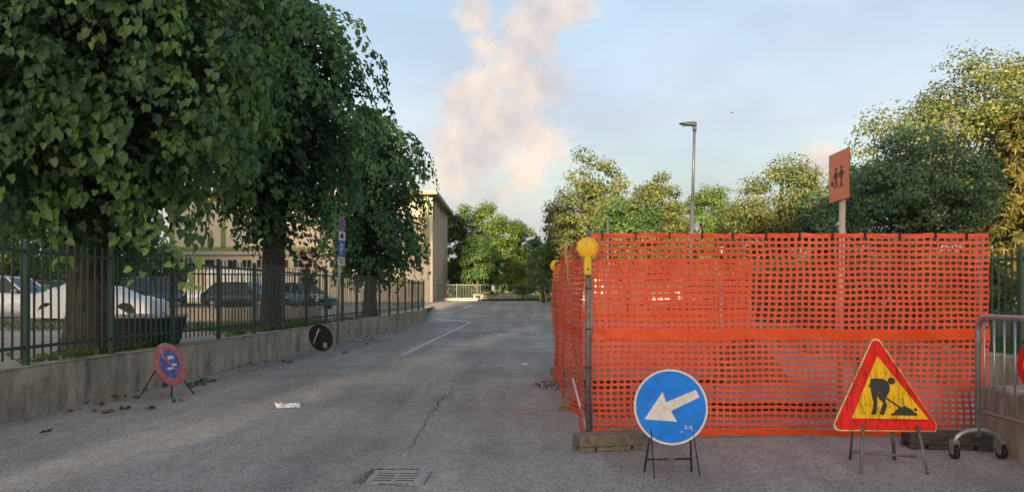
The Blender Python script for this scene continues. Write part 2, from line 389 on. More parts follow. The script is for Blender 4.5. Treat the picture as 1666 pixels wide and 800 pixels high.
# ------------------------------------------------------------------ foliage
def norm(a): return a / (np.linalg.norm(a, axis=1, keepdims=True) + 1e-9)
HEART = (np.array([(0, 0, 0), (0, .5, -.10), (.06, 1.04, -.42), (-.34, -.12, .14), (-.46, .26, .22), (-.36, .66, -.10), (.28, -.10, .06), (.52, .34, .12), (.24, .78, -.16)]),
         [(0, 1, 2, 5, 4, 3), (0, 6, 7, 8, 2, 1)])
HEART_S = (np.array([(0, -.05, -.04), (.04, 1.0, -.26), (-.44, .05, .16), (-.38, .62, -.02), (.48, .08, .12), (.36, .58, .04)]), [(0, 1, 3, 2), (0, 4, 5, 1)])
CARD = (np.array([(0, -.1, 0), (-.42, .40, .10), (0, 1.0, -.10), (.42, .40, .10)]), [(0, 2, 1), (0, 3, 2)])
NEEDLE = (np.array([(0, 0, 0), (-.14, .5, .03), (0, 1.2, -.08), (.14, .5, .03)]), [(0, 2, 1), (0, 3, 2)])
BLADE = (np.array([(-.06, 0, 0), (.06, 0, 0), (.02, .6, .08), (0, 1.0, .25)]), [(0, 1, 2), (0, 2, 3)])
def leaves(name, P, Nn, T, size, tmpl, m, parent=None, tint=None):
    n = len(P); Nn = norm(Nn); T = norm(T - Nn * (T * Nn).sum(1, keepdims=True)); X = np.cross(T, Nn)
    tv, tf = tmpl; k = len(tv)
    V = P[:, None, :] + size[:, None, None] * (tv[None, :, 0, None] * X[:, None, :] + tv[None, :, 1, None] * T[:, None, :] + tv[None, :, 2, None] * Nn[:, None, :])
    fl = np.concatenate([np.array(f) for f in tf]); sz = np.array([len(f) for f in tf])
    loops = (np.arange(n)[:, None] * k + fl[None, :]).ravel(); sizes = np.tile(sz, n)
    if tint is None: tint = RNG.random(n)
    return np_mesh(name, V.reshape(-1, 3), loops, sizes, m, parent, np.repeat(tint, k))
def rand_dirs(n):
    a = RNG.normal(size=(n, 3)); return norm(a)

def shoots_to_leaves(P0, D0, length, per, size, droop=1.0):
    """P0,D0: shoot starts and directions (n,3). Returns leaf positions, normals, tips, sizes along drooping shoots."""
    n = len(P0); t = np.linspace(0.08, 1, per)[None, :, None]; Lh = length[:, None, None]
    pos = P0[:, None, :] + D0[:, None, :] * t * Lh + np.array([0, 0, -1.0]) * (t ** 2) * Lh * 0.55 * droop
    tan = D0[:, None, :] + np.array([0, 0, -1.0]) * 2 * t * 0.55 * droop
    out = D0.copy(); out[:, 2] = 0
    side = np.cross(D0, np.array([0, 0, 1.0])); side = norm(side)[:, None, :]
    sgn = np.where(np.arange(per) % 2 == 0, 1.0, -1.0)[None, :, None]
    sgn = sgn * np.ones((n, 1, 1))
    pos = pos + side * sgn * size * 0.45 + RNG.normal(size=pos.shape) * size * 0.30
    tip = norm(out + 1e-6)[:, None, :] * 0.35 + tan * 0.45 + side * sgn * 0.6 + np.array([0, 0, -0.55]) + RNG.normal(size=pos.shape) * 0.45
    nrm = norm(out + 1e-6)[:, None, :] * 0.45 + np.array([0, 0, 0.85]) + side * sgn * 0.40 + RNG.normal(size=pos.shape) * 0.62
    return pos.reshape(-1, 3), nrm.reshape(-1, 3), tip.reshape(-1, 3)

def trunk_mesh(name, parent, base, h, r0, r1, lean=(0, 0), flare=1.5, m='bark', n=28, seg=26, seed=0, ridges=0.06):
    rs = np.random.default_rng(seed); ph = rs.random(6) * 6.28
    V = []; fs = []
    for i in range(seg + 1):
        t = i / seg; z = h * t; r = r0 + (r1 - r0) * t + r0 * (flare - 1) * math.exp(-z / 0.28)
        for k in range(n):
            a = 2 * math.pi * k / n
            rr = r * (1 + ridges * math.sin(5 * a + ph[0] + z * 0.8) + ridges * 0.7 * math.sin(9 * a + ph[1] - z * 1.3) + ridges * 0.6 * math.sin(3 * a + z * 2.1 + ph[2]) + rs.normal() * 0.015)
            V.append((base[0] + lean[0] * t + rr * math.cos(a), base[1] + lean[1] * t + rr * math.sin(a), base[2] - 0.06 + z))
    mb = MB(); f = []
    for i in range(seg):
        for k in range(n):
            j = (k + 1) % n; f.append((i * n + k, i * n + j, (i + 1) * n + j, (i + 1) * n + k))
    mb.add(V, f, True); return mb.build(name, m, parent)

def limb(mb, p0, p1, r0, r1, seed, sag=0.0, n=7):
    rs = random.Random(seed); p0 = Vector(p0); p1 = Vector(p1); L = (p1 - p0).length; pts = []; rad = []
    for i in range(7):
        t = i / 6; p = p0.lerp(p1, t) + Vector((rs.uniform(-1, 1), rs.uniform(-1, 1), rs.uniform(-1, 1))) * L * 0.035 * (1 if 0 < i else 0)
        p.z += math.sin(t * math.pi) * sag; pts.append(p); rad.append(r0 + (r1 - r0) * t)
    mb.tube(pts, rad, n, False)

def linden(base, prof, top, r0, nsh, per, size, tmpl, m, label, seed, low=None, trunk_h=3.2, extra=None, lump=0.15, spn=14):
    """prof: list of (height, radius) of the crown's outline."""
    global RNG
    RNG = np.random.default_rng(seed)
    root = empty('linden_tree', base); tag(root, label, 'tree', 'clipped lindens behind the green fence')
    hs = np.array([p[0] for p in prof]); rr = np.array([p[1] for p in prof])
    trunk_mesh('trunk', root, (0, 0, 0), trunk_h, r0, r0 * 0.72, (0.1, 0.1), 1.35, seed=seed)
    mb = MB(); rs = random.Random(seed)
    for i in range(14):
        a = rs.uniform(0, 6.28); h = rs.uniform(hs[0] + 0.8, hs[-1] - 0.6); rad = np.interp(h, hs, rr) * 0.8
        limb(mb, (0.1, 0.1, min(trunk_h - 0.1, h - 0.6) - base[2] * 0), (math.cos(a) * rad, math.sin(a) * rad, h - base[2]), r0 * 0.32, 0.02, seed * 50 + i, 0.35)
    limb(mb, (0.1, 0.1, trunk_h - 0.3), (0.1, 0.1, hs[-1] - 0.8 - base[2]), r0 * 0.62, 0.05, seed * 77)
    mb.build('branches', 'bark', root)
    # shoots spread over the crown: density by circumference
    w = np.interp(np.linspace(hs[0], hs[-1], 200), hs, rr); hh = np.linspace(hs[0], hs[-1], 200)
    pr = (w + 0.25); pr /= pr.sum()
    nb = int(nsh / spn); per_s = per * 4
    hb = RNG.choice(hh, size=nb, p=pr) + 0.25; tb_ = RNG.random(nb) * 2 * np.pi; qb = RNG.random(nb)
    ph = RNG.random(8) * 6.28
    def lumf(th, h): return 1 + lump * (np.sin(3 * th + 3.0 * h + ph[0]) + np.sin(5 * th - 1.7 * h + ph[1]) * 0.7 + np.sin(2 * th + 3.7 * h + ph[2]) * 0.6)
    def radf(h): return np.interp(np.clip(h, hs[0], hs[-1]), hs, rr)
    rb = np.maximum(0.05, radf(hb) * lumf(tb_, hb) * (0.74 + 0.28 * qb) - 0.34)
    az = tb_ + RNG.normal(size=nb) * 0.30
    o3 = np.stack([np.cos(az), np.sin(az), np.zeros(nb)], 1)[:, None, :]; s3 = np.stack([-np.sin(az), np.cos(az), np.zeros(nb)], 1)[:, None, :]
    p0 = np.stack([rb * np.cos(tb_), rb * np.sin(tb_), hb - base[2]], 1)[:, None, :]
    t = RNG.random((nb, per_s, 1)) ** 0.85; lat = RNG.uniform(-1, 1, (nb, per_s, 1))
    Ls = RNG.uniform(0.45, 1.05, (nb, 1, 1)); Wd = RNG.uniform(0.17, 0.32, (nb, 1, 1)); up = np.array([0, 0, 1.0])
    P = p0 + o3 * 0.5 * np.sin(1.57 * t) + up * (0.12 * np.sin(np.pi * t) - Ls * t ** 1.6) + s3 * lat * Wd * (1.05 - 0.45 * t) - o3 * lat ** 2 * Wd * 0.5 + RNG.normal(size=(nb, per_s, 3)) * 0.028
    Nn = o3 * (0.35 + 0.6 * t) + up * (0.95 - 0.55 * t) + s3 * lat * 0.55 + RNG.normal(size=P.shape) * 0.30
    T = o3 * 0.78 * np.cos(1.57 * t) - up * Ls * 1.6 * t ** 0.6 + s3 * lat * 0.5 + RNG.normal(size=P.shape) * 0.30
    bt = RNG.random((nb, 1, 1)) ** 1.8
    tint = np.clip(0.08 + 0.62 * bt + 0.20 * t * bt + RNG.normal(size=t.shape) * 0.10, 0, 1)
    P, Nn, T, tint = P.reshape(-1, 3), Nn.reshape(-1, 3), T.reshape(-1, 3), tint.ravel()
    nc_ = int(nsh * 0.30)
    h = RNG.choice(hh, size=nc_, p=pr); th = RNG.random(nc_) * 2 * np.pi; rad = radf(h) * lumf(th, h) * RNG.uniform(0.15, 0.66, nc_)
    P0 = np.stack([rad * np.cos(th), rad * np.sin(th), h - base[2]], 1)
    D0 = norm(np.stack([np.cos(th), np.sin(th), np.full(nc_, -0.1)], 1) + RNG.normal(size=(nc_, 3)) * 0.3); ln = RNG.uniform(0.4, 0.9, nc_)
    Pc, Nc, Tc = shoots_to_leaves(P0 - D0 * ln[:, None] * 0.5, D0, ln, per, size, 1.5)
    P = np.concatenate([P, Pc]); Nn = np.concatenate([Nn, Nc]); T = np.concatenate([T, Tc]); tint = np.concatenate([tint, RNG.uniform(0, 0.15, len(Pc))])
    if extra is not None:
        for (a, b, cnt, sz) in extra:           # long hanging sprays
            A = np.array(a) - np.array(base); B = np.array(b) - np.array(base)
            t = np.linspace(0, 1, cnt)[:, None]; line = A + (B - A) * t + np.array([0, 0, 0.25]) * np.sin(t * np.pi)
            jit = RNG.normal(size=(cnt * 3, 3)) * 0.07; pp = np.repeat(line, 3, 0) + jit
            P = np.concatenate([P, pp]); Nn = np.concatenate([Nn, np.array([0.3, -0.6, 0.6]) + RNG.normal(size=pp.shape) * 0.45])
            T = np.concatenate([T, (B - A) * 0.5 + RNG.normal(size=pp.shape) * 0.5]); tint = np.concatenate([tint, np.clip(0.5 + RNG.normal(size=len(pp)) * 0.2 + np.repeat(t[:, 0], 3) * 0.4, 0, 1)])
    keep = P[:, 2] > 0.9
    P, Nn, T, tint = P[keep], Nn[keep], T[keep], tint[keep]
    sz = size * np.clip(RNG.normal(0.95, 0.28, len(P)), 0.4, 1.6)
    cr_ = leaves('crown', P, Nn, T, sz, tmpl, m, root, tint)
    cr_.data.polygons.foreach_set('use_smooth', np.ones(len(cr_.data.polygons), dtype=bool))
    tw = MB()
    for i in range(0, nb, 2):
        r_ = float(np.interp(hb[i], hs, rr)) * (0.66 + 0.36 * qb[i]); z_ = float(hb[i]) - base[2]
        limb(tw, (0.1, 0.1, max(1.2, z_ - 0.7)), (r_ * math.cos(tb_[i]), r_ * math.sin(tb_[i]), z_), 0.035, 0.008, seed * 31 + i, 0.25, 5)
    tw.build('twigs', 'bark', root)
    return root

def bushy(name, base, height, crown_r, crown_z0, nl, lsz, m, label, cat='tree', group=None, seed=1, clumps=46, trunk_r=0.16, sq=1.0, tmpl=CARD, trunk=True, spread=0.34):
    """broadleaf tree: clumps of leaf faces on an ellipsoid with gaps between them."""
    global RNG
    RNG = np.random.default_rng(seed)
    root = empty(name, base); tag(root, label, cat, group)
    cz = (crown_z0 + height) / 2; hz = (height - crown_z0) / 2
    clumps = int(clumps * 1.5); spread *= 0.84; nl = int(nl * 1.55); lsz *= 0.80
    d = rand_dirs(clumps); rad = RNG.uniform(0.25, 1.08, clumps) ** 0.7
    cen = d * rad[:, None] * np.array([crown_r, crown_r * sq, hz]) + np.array([0, 0, cz])
    # crown narrows to its top
    f = 1 - 0.35 * np.clip((cen[:, 2] - cz) / hz, 0, 1) ** 1.5; cen[:, 0] *= f; cen[:, 1] *= f
    cr = crown_r * spread * RNG.uniform(0.6, 1.25, clumps)
    wts = cr ** 2; wts /= wts.sum(); ci = RNG.choice(clumps, size=nl, p=wts)
    dd = rand_dirs(nl); dd[:, 2] = np.where(dd[:, 2] < -0.3, dd[:, 2] * 0.5, dd[:, 2])
    q = RNG.uniform(0.45, 1.06, nl)
    P = cen[ci] + dd * (cr[ci] * q)[:, None] * np.array([1, 1, 0.8]) + RNG.normal(size=(nl, 3)) * lsz * 0.5
    out = norm(P - np.array([0, 0, cz - hz * 0.4]))
    Nn = dd * 0.6 + out * 0.45 + np.array([0, 0, 0.2]) + RNG.normal(size=(nl, 3)) * 0.45
    T = dd * 0.6 + np.array([0, 0, -0.35]) + RNG.normal(size=(nl, 3)) * 0.6
    ctint = RNG.random(clumps); tint = np.clip(0.15 + 0.5 * ctint[ci] + RNG.normal(size=nl) * 0.22, 0, 1)
    if trunk:
        mb = MB(); limb(mb, (0, 0, -0.1), (0, 0, cz), trunk_r, trunk_r * 0.4, seed * 3, n=9)
        mb.build('trunk', 'bark', root)
        mb = MB()
        for i in range(0, clumps, 3): limb(mb, (0, 0, max(0.3, min(cen[i][2] - 0.3, cz) * 0.72)), cen[i], trunk_r * 0.4, 0.015, seed * 90 + i, 0.1, 5)
        mb.build('branches', 'bark', root)
    leaves('crown' if trunk else 'foliage', P, Nn, T, lsz * RNG.uniform(0.7, 1.3, nl), tmpl, m, root, tint)
    return root

# ================================================================== SETTING
def grid_sheet(name, xs, ys, zf, m):
    V = np.array([(x, y, zf(x, y)) for y in ys for x in xs]); nx = len(xs)
    q = [(j * nx + i, j * nx + i + 1, (j + 1) * nx + i + 1, (j + 1) * nx + i) for j in range(len(ys) - 1) for i in range(nx - 1)]
    o = np_mesh(name, V, np.array(q).ravel(), [4] * len(q), m, smooth=True); return tag(o, kind='structure')
ys = list(np.linspace(-60, 34, 40)) + list(np.linspace(36, 62, 30)) + [80, 120, 200, 400, 700]
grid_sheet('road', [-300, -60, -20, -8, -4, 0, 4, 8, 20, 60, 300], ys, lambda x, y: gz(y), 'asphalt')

def sheet(name, poly, m, kind='structure'):
    mb = MB(); mb.add(poly, [tuple(range(len(poly)))]); o = mb.build(name, m); return tag(o, kind=kind)
tb = TL - 0.24
sheet('yard', [(-120, -10, YARD), (RX(tb, -10), -10, YARD), (RX(tb, 38.2), 38.2, YARD), (RX(tb, 38.2) - 1.0, 55, YARD), (RX(tb, 38.2) - 1.5, 140, 0.9), (-120, 140, 0.9)], 'yard_paving')
tr = TR + 0.24
tr2 = 6.73
sheet('lawn', [(RX(tr, -10), -10, YARD), (120, -10, YARD), (120, 160, 1.0), (RX(tr2, 46), 160, 1.0), (RX(tr2, 46), 46, YARD + 0.1), (RX(tr2, 7.0), 7.0, YARD), (RX(tr2, 7.0), 6.78, YARD), (RX(tr, 6.78), 6.78, YARD)], 'grass_ground')
sheet('far_lawn', [(-40, 60.6, gz(60.6) + 0.12), (RX(tr2, 46) - 0.02, 60.6, gz(60.6) + 0.12), (RX(tr2, 46) - 0.02, 300, 1.15), (-40, 300, 1.15)], 'grass_ground')

# low walls: poured sections with open joints
def low_wall(t0, t1, y0, y1, h, name, label, n, mt='concrete_wall'):
    root = empty(name, (RX((t0 + t1) / 2, y0), y0, 0)); tag(root, label, 'wall')
    L = (y1 - y0) / n; rs = random.Random(5 + n)
    for i in range(n):
        a = y0 + i * L + (0.006 if i else 0); b = y0 + (i + 1) * L - 0.006
        hh = h + rs.uniform(-0.008, 0.008)
        vs = []
        N = 10
        for k in range(N + 1):
            y = a + (b - a) * k / N
            dz = rs.uniform(-0.007, 0.007); dx = rs.uniform(-0.005, 0.005)
            for (t, z) in ((t0, -0.05), (t0 + dx, hh - 0.02 + dz), (t0 + 0.018 + dx, hh + dz), (t1 - 0.015, hh + dz), (t1, hh - 0.02), (t1, -0.05)):
                vs.append((RX(t, y) - root.location.x, y - y0, z))
        fs = []
        for k in range(N):
            for j in range(5): fs.append((k * 6 + j, k * 6 + j + 1, (k + 1) * 6 + j + 1, (k + 1) * 6 + j))
        fs.append(tuple(range(5, -1, -1))); fs.append(tuple(N * 6 + j for j in range(6)))
        mb = MB()
        if t0 > t1: fs = [tuple(reversed(f)) for f in fs]
        mb.add(vs, fs); mb.build('wall_section', mt, root)
    return root
low_wall(TL, TL - 0.24, 1.0, 38.3, 0.59, 'retaining_wall', 'long stained grey concrete wall below the green fence and lindens', 8)
low_wall(TR, TR + 0.24, 1.0, 7.0, 0.58, 'retaining_wall', 'low concrete wall behind the wheeled metal barrier', 2)
low_wall(6.5, 6.74, 7.0, 46.0, 0.58, 'retaining_wall', 'low concrete wall below the fence seen through the orange netting', 8)
o = MB().bbox(RX(TR, 7) + .245, RX(6.5, 7) + .22, 6.76, 6.995, -.05, .575, .015).build('retaining_wall', 'concrete_wall'); tag(o, 'short cross wall joining the two right hand walls', 'wall')

# steel picket fences standing on the walls
def picket_fence(t, y0, posts, pitch, z0, ztop, label, name='picket_fence', nb=11, mt='fence_green', postmt=None):
    root = empty(name, (RX(t, y0), y0, z0)); tag(root, label, 'fence')
    def loc(y, z=0): return Vector((RX(t, y) - root.location.x, y - y0, z))
    Hh = ztop - z0
    pm = MB(); pm.bbox(-0.032, 0.032, -0.032, 0.032, -0.02, Hh + 0.02, 0.006); post0 = None
    bm = MB(); bm.bbox(-0.007, 0.007, -0.016, 0.016, 0.10, Hh, 0.003); bar0 = None
    bd = 0.02
    for i in range(posts):
        y = y0 + i * pitch
        if post0 is None: post0 = pm.build('post', mt, root)
        else:
            c = post0.copy(); COL.objects.link(c); c.parent = root; post_c = c
        o = post0 if i == 0 else post_c
        o.location = loc(y); o.rotation_euler = (0, 0, YAW)
        if i == posts - 1: break
        ya, yb = y + 0.032, y + pitch - 0.032
        for z in (0.23, Hh - 0.13):
            rb = MB(); a, b = loc(ya, z), loc(yb, z)
            w = 0.014
            rb.add([a + Vector((-w, 0, -.02)), a + Vector((w, 0, -.02)), a + Vector((w, 0, .02)), a + Vector((-w, 0, .02)), b + Vector((-w, 0, -.02)), b + Vector((w, 0, -.02)), b + Vector((w, 0, .02)), b + Vector((-w, 0, .02))],
                   [(0, 1, 2, 3), (7, 6, 5, 4), (0, 4, 5, 1), (1, 5, 6, 2), (2, 6, 7, 3), (3, 7, 4, 0)])
            rb.build('rail', mt, root)
        for k in range(nb):
            yy = ya + (yb - ya) * (k + 0.5) / nb
            if bar0 is None: bar0 = bm.build('bar', mt, root); o = bar0
            else: o = bar0.copy(); COL.objects.link(o); o.parent = root
            o.location = loc(yy) + Vector((bd, 0, random.uniform(-0.006, 0.006))); o.rotation_euler = (random.uniform(-.006, .006), random.uniform(-.006, .006), YAW)
    return root
picket_fence(TL - 0.12, 6.96, 19, 1.722, 0.58, 2.08, 'dark green steel picket fence on the stained wall beneath the lindens')
picket_fence(6.62, 3.2, 19, 1.72, 0.57, 2.06, 'dark green steel picket fence behind the metal barrier and orange netting', nb=11)

# ------------------------------------------------------------------ road markings, cracks, patches
def ribbon(name, pts, wfun, m, lift=0.004, kind='structure'):
    V = []; f = []
    for i, p in enumerate(pts):
        a = pts[max(0, i - 1)]; b = pts[min(len(pts) - 1, i + 1)]; d = (Vector(b) - Vector(a)); d.z = 0; d.normalize(); n = Vector((-d.y, d.x, 0)); w = wfun(i)
        for s in (-1, 1):
            q = Vector(p) + n * s * w / 2; V.append((q.x, q.y, gz(q.y) + lift))
        if i: f.append((2 * i - 2, 2 * i - 1, 2 * i + 1, 2 * i))
    mb = MB(); mb.add(V, [tuple(reversed(x)) for x in f]); o = mb.build(name, m); return tag(o, kind=kind)
def pxline(pts, n=14):
    out = []
    for (a, b) in zip(pts[:-1], pts[1:]):
        A, B = G(*a), G(*b)
        for i in range(n): out.append(A.lerp(B, i / n))
    out.append(G(*pts[-1])); return out
for pl, w in (([(655, 577), (766, 523.5)], 0.13), ([(766, 523.5), (728, 520), (698, 517)], 0.5), ([(726, 522.5), (690, 522)], 0.45), ([(735, 508.5), (708, 509)], 0.6), ([(770, 495.5), (755, 501)], 0.25)):
    rs = random.Random(3); ribbon('lane_marking', pxline(pl), lambda i, w=w: w * rs.uniform(0.8, 1.1), 'road_paint')
def crack(pts, w, seed, jit=0.05):
    rs = random.Random(seed); base = pxline(pts, 12)
    p2 = [Vector((p.x + rs.gauss(0, jit), p.y + rs.gauss(0, jit), 0)) for p in base]
    ribbon('road_crack', p2, lambda i: w * rs.uniform(0.15, 0.9), 'crack', 0.003)
crack([(661, 742), (672, 720), (690, 690), (703, 668), (722, 640), (700, 652)], 0.022, 1, 0.02)
crack([(703, 668), (742, 630), (762, 605), (770, 596), (790, 582), (798, 573)], 0.035, 2, 0.04)
crack([(770, 598), (790, 598)], 0.05, 3, 0.02)
crack([(690, 645), (700, 625), (718, 612)], 0.016, 4, 0.03)
crack([(760, 604), (800, 600), (842, 592)], 0.03, 5, 0.04)
crack([(836, 531), (848, 520), (860, 518)], 0.12, 6, 0.08)
crack([(838, 519), (872, 518)], 0.12, 12, 0.1)
crack([(866, 547), (905, 545)], 0.07, 13, 0.05)
crack([(772, 517), (792, 517)], 0.16, 14, 0.05)
crack([(560, 652), (600, 640), (660, 655)], 0.012, 7, 0.03)
# faint sprayed mark and loose dark chippings by the netting
ribbon('paint_mark', pxline([(838, 677), (868, 670), (905, 665)]), lambda i: 0.05, 'spray', 0.0035)
def scatter_stones(name, c, rx, ry, n, smin, smax, m, label, seed):
    rs = random.Random(seed); mb = MB()
    for i in range(n):
        a = rs.uniform(0, 6.28); q = rs.random() ** 0.6; x = c.x + rx * q * math.cos(a); y = c.y + ry * q * math.sin(a); s = rs.uniform(smin, smax)
        vs = [(x + s * rs.uniform(.6, 1) * sx, y + s * rs.uniform(.6, 1) * sy, gz(y) + (0.001 if sz < 0 else s * rs.uniform(.5, 1.1))) for sx, sy, sz in ((-1, -1, -1), (1, -1, -1), (1, 1, -1), (-1, 1, -1), (-.5, -.5, 1), (.5, -.5, 1), (.5, .5, 1), (-.5, .5, 1))]
        mb.add(vs, [(4, 5, 6, 7), (0, 1, 5, 4), (1, 2, 6, 5), (2, 3, 7, 6), (3, 0, 4, 7)])
    o = mb.build(name, m); return tag(o, label, None, kind='stuff')
scatter_stones('chippings', G(900, 626), 0.34, 0.6, 260, 0.006, 0.016, 'gravel_dark', 'loose dark asphalt chippings on the road beside the netting', 4)
scatter_stones('grit', Vector((-1.0, 8.5, 0)), 4.5, 5.5, 420, 0.002, 0.006, 'concrete', 'fine pale grit lying on the road', 9)

# drain grate with moss
def drain():
    p = G(590, 788); q = G(613, 766); w = 0.44
    root = empty('drain_grate', ((p.x + q.x) / 2 + w / 2, (p.y + q.y) / 2, 0.0), YAW); tag(root, 'slotted grey cast iron drain grate in the asphalt', 'drain')
    dpt = q.y - p.y; h = dpt / 2
    MB().box(-w / 2 + .03, w / 2 - .03, -h + .02, h - .02, 0.002, 0.0070).build('slot_shade', 'slot_shade_black', root)  # flat black slab, colour stands in for the shade deep in the slots
    f = MB()
    f.bbox(-w / 2, -w / 2 + .045, -h, h, 0, .011, .003); f.bbox(w / 2 - .075, w / 2, -h, h, 0, .011, .003)
    f.bbox(-w / 2 + .045, w / 2 - .075, -h, -h + .03, 0, .011, .003); f.bbox(-w / 2 + .045, w / 2 - .075, h - .03, h, 0, .011, .003); f.bbox(-.03, .0, -h + .03, h - .03, 0, .0108, .003)
    f.build('frame', 'cast_iron', root)
    n = 5
    for i in range(n):
        y = -h + .03 + (2 * h - .06) * (i + .5) / n
        for a, b in ((-w / 2 + .045, -.03), (0, w / 2 - .075)):
            MB().bbox(a, b, y - .017, y + .017, .004, .0105, .002).build('slat', 'cast_iron', root)
    MB().bbox(w / 2 + .004, w / 2 + .02, -h, h, 0, .02, .004).build('edge_bar', 'galvanised', root)
    # moss creeping round the left and back edge
    rng = np.random.default_rng(3); n = 800
    x = np.where(rng.random(n) < .45, rng.normal(-w / 2 - .04, .03, n), rng.uniform(-w / 2 - .05, w / 2 - .1, n))
    y = np.where(x < -w / 2, rng.uniform(-h, h + .03, n), h + np.abs(rng.normal(0, .028, n)) + .004)
    fr = rng.random(n) < .12; y = np.where(fr, -h - np.abs(rng.normal(0, .012, n)), y); x = np.where(fr, rng.uniform(-.1, .12, n), x)
    P = np.stack([x, y, np.full(n, .001)], 1)
    T = np.stack([rng.normal(0, .5, n), rng.normal(0, .5, n), np.ones(n)], 1); Nn = rng.normal(size=(n, 3)) * [1, 1, .2]
    c, s = math.cos(YAW), math.sin(YAW)
    o = leaves('moss', P, Nn, T, rng.uniform(.007, .016, n), NEEDLE, 'moss_blade'); o.location = root.location; o.rotation_euler = root.rotation_euler
    tag(o, 'green moss growing round the drain grate', None, kind='stuff')
drain()
# stone chip at the end of the crack
p = G(663, 739); mb = MB(); rs = random.Random(8)
ringp = [(math.cos(a) * .03 * rs.uniform(.7, 1.1), math.sin(a) * .075 * rs.uniform(.7, 1.1)) for a in [i * math.pi / 4 for i in range(8)]]
mb.add([(x, y, 0) for x, y in ringp] + [(x * .6, y * .6, .022) for x, y in ringp], [(i, (i + 1) % 8, 8 + (i + 1) % 8, 8 + i) for i in range(8)] + [tuple(range(8, 16))])
o = mb.build('stone', 'concrete'); o.location = p; o.rotation_euler = (0, 0, -.5); tag(o, 'small pale stone stuck in the road crack', 'stone')
# manhole with a pale cement arc
p = G(822, 543); root = empty('manhole_cover', p, 0); tag(root, 'round manhole cover with pale cement arc in the road', 'manhole')
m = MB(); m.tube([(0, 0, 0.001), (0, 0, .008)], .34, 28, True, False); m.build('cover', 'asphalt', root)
m = MB(); A = [(.36 + .0, .44)] ; vs = []; fs = []
for i in range(17):
    a = R(195 + 150 * i / 16); vs += [(.37 * math.cos(a), .45 * math.sin(a), .009), (.44 * math.cos(a), .62 * math.sin(a), .006)]
    if i: fs.append((2 * i - 2, 2 * i - 1, 2 * i + 1, 2 * i))
m.add(vs, fs); m.build('cement_arc', 'paper', root)
# ================================================================== FOREGROUND SIGNS
def lean(deg, z0=0.0):       # tips the sign plane backwards about the local X axis through height z0
    return Matrix.Translation((0, 0, z0)) @ Matrix.Rotation(R(-deg), 4, 'X')

# blue arrow sign
def arrow_sign():
    c = at(1094, 662, 5.85)
    base = Vector((c.x, 5.85, 0)); root = empty('direction_sign', base, R(3)); tag(root, 'round blue sign with white arrow pointing down left on a folding stand', 'sign')
    r = 0.302; mt = lean(9, 0.24) @ Matrix.Translation((0, 0, c.z - 0.24))
    m = MB(); m.prism(circle(0, 0, r - .012, 56), -.004, .004, mt); m.build('sign_disc', 'sign_blue', root)
    m = MB(); ring_mb(m, r - .016, r, -.0065, .006, mt, 56); m.build('border', 'sign_white', root)
    k = .302 / 254.0
    poly = [(168, 383), (298, 203), (320, 272), (528, 190), (552, 240), (350, 330), (390, 403)]
    m = MB(); m.prism([((x - 352) * k, (303 - y) * k) for x, y in reversed(poly)], -.0062, -.002, mt); m.build('arrow', 'sign_white', root)
    rs = random.Random(2); m = MB()
    for i in range(16):     # scuffs at the lower right edge
        x = rs.uniform(.06, .16); z = rs.uniform(-.20, -.15); L = rs.uniform(.006, .022); q = rs.uniform(-.6, .6)
        m.prism([(x, z), (x + L, z + L * q), (x + L, z + L * q + .004), (x, z + .004)], -.0052, -.003, mt)
    m.build('scuff', 'sign_white', root)
    zt = c.z - .18
    def leg(a, b, rr=.008): MB().cyl(a, b, rr, n=6).build('leg', 'black_steel', root)
    leg((-.17, .02, zt), (-.205, .10, 0)); leg((.15, .02, zt), (.185, .10, 0))
    leg((-.17, .02, zt), (-.17, -.10, 0), .005); leg((.17, .02, zt), (.205, -.06, 0), .005)
    MB().cyl((-.188, .055, .115), (.168, .055, .115), .008, n=6).build('crossbar', 'black_steel', root)
    MB().cyl((-.17, -.02, .14), (.22, .0, .14), .004, n=6).build('crossbar', 'dull_steel', root)
    MB().bbox(-.028, .028, .03, .05, .085, .135, .006).build('clamp', 'dull_steel', root)
arrow_sign()

def rounded_poly(pts, r, n=6):
    out = []; m = len(pts)
    for i in range(m):
        p = Vector(pts[i]); a = (Vector(pts[i - 1]) - p).normalized(); b = (Vector(pts[(i + 1) % m]) - p).normalized()
        ang = a.angle(b); d = r / math.tan(ang / 2); s = p + a * d; e = p + b * d
        bis = (a + b).normalized(); c = p + bis * (r / math.sin(ang / 2))
        v0 = s - c; v1 = e - c; tot = v0.angle_signed(v1) if hasattr(v0, 'angle_signed') else 0
        a0 = math.atan2(v0.y, v0.x); a1 = math.atan2(v1.y, v1.x); dl = (a1 - a0 + math.pi) % (2 * math.pi) - math.pi
        for k in range(n + 1):
            t = a0 + dl * k / n; out.append((c.x + r * math.cos(t), c.y + r * math.sin(t)))
    return out

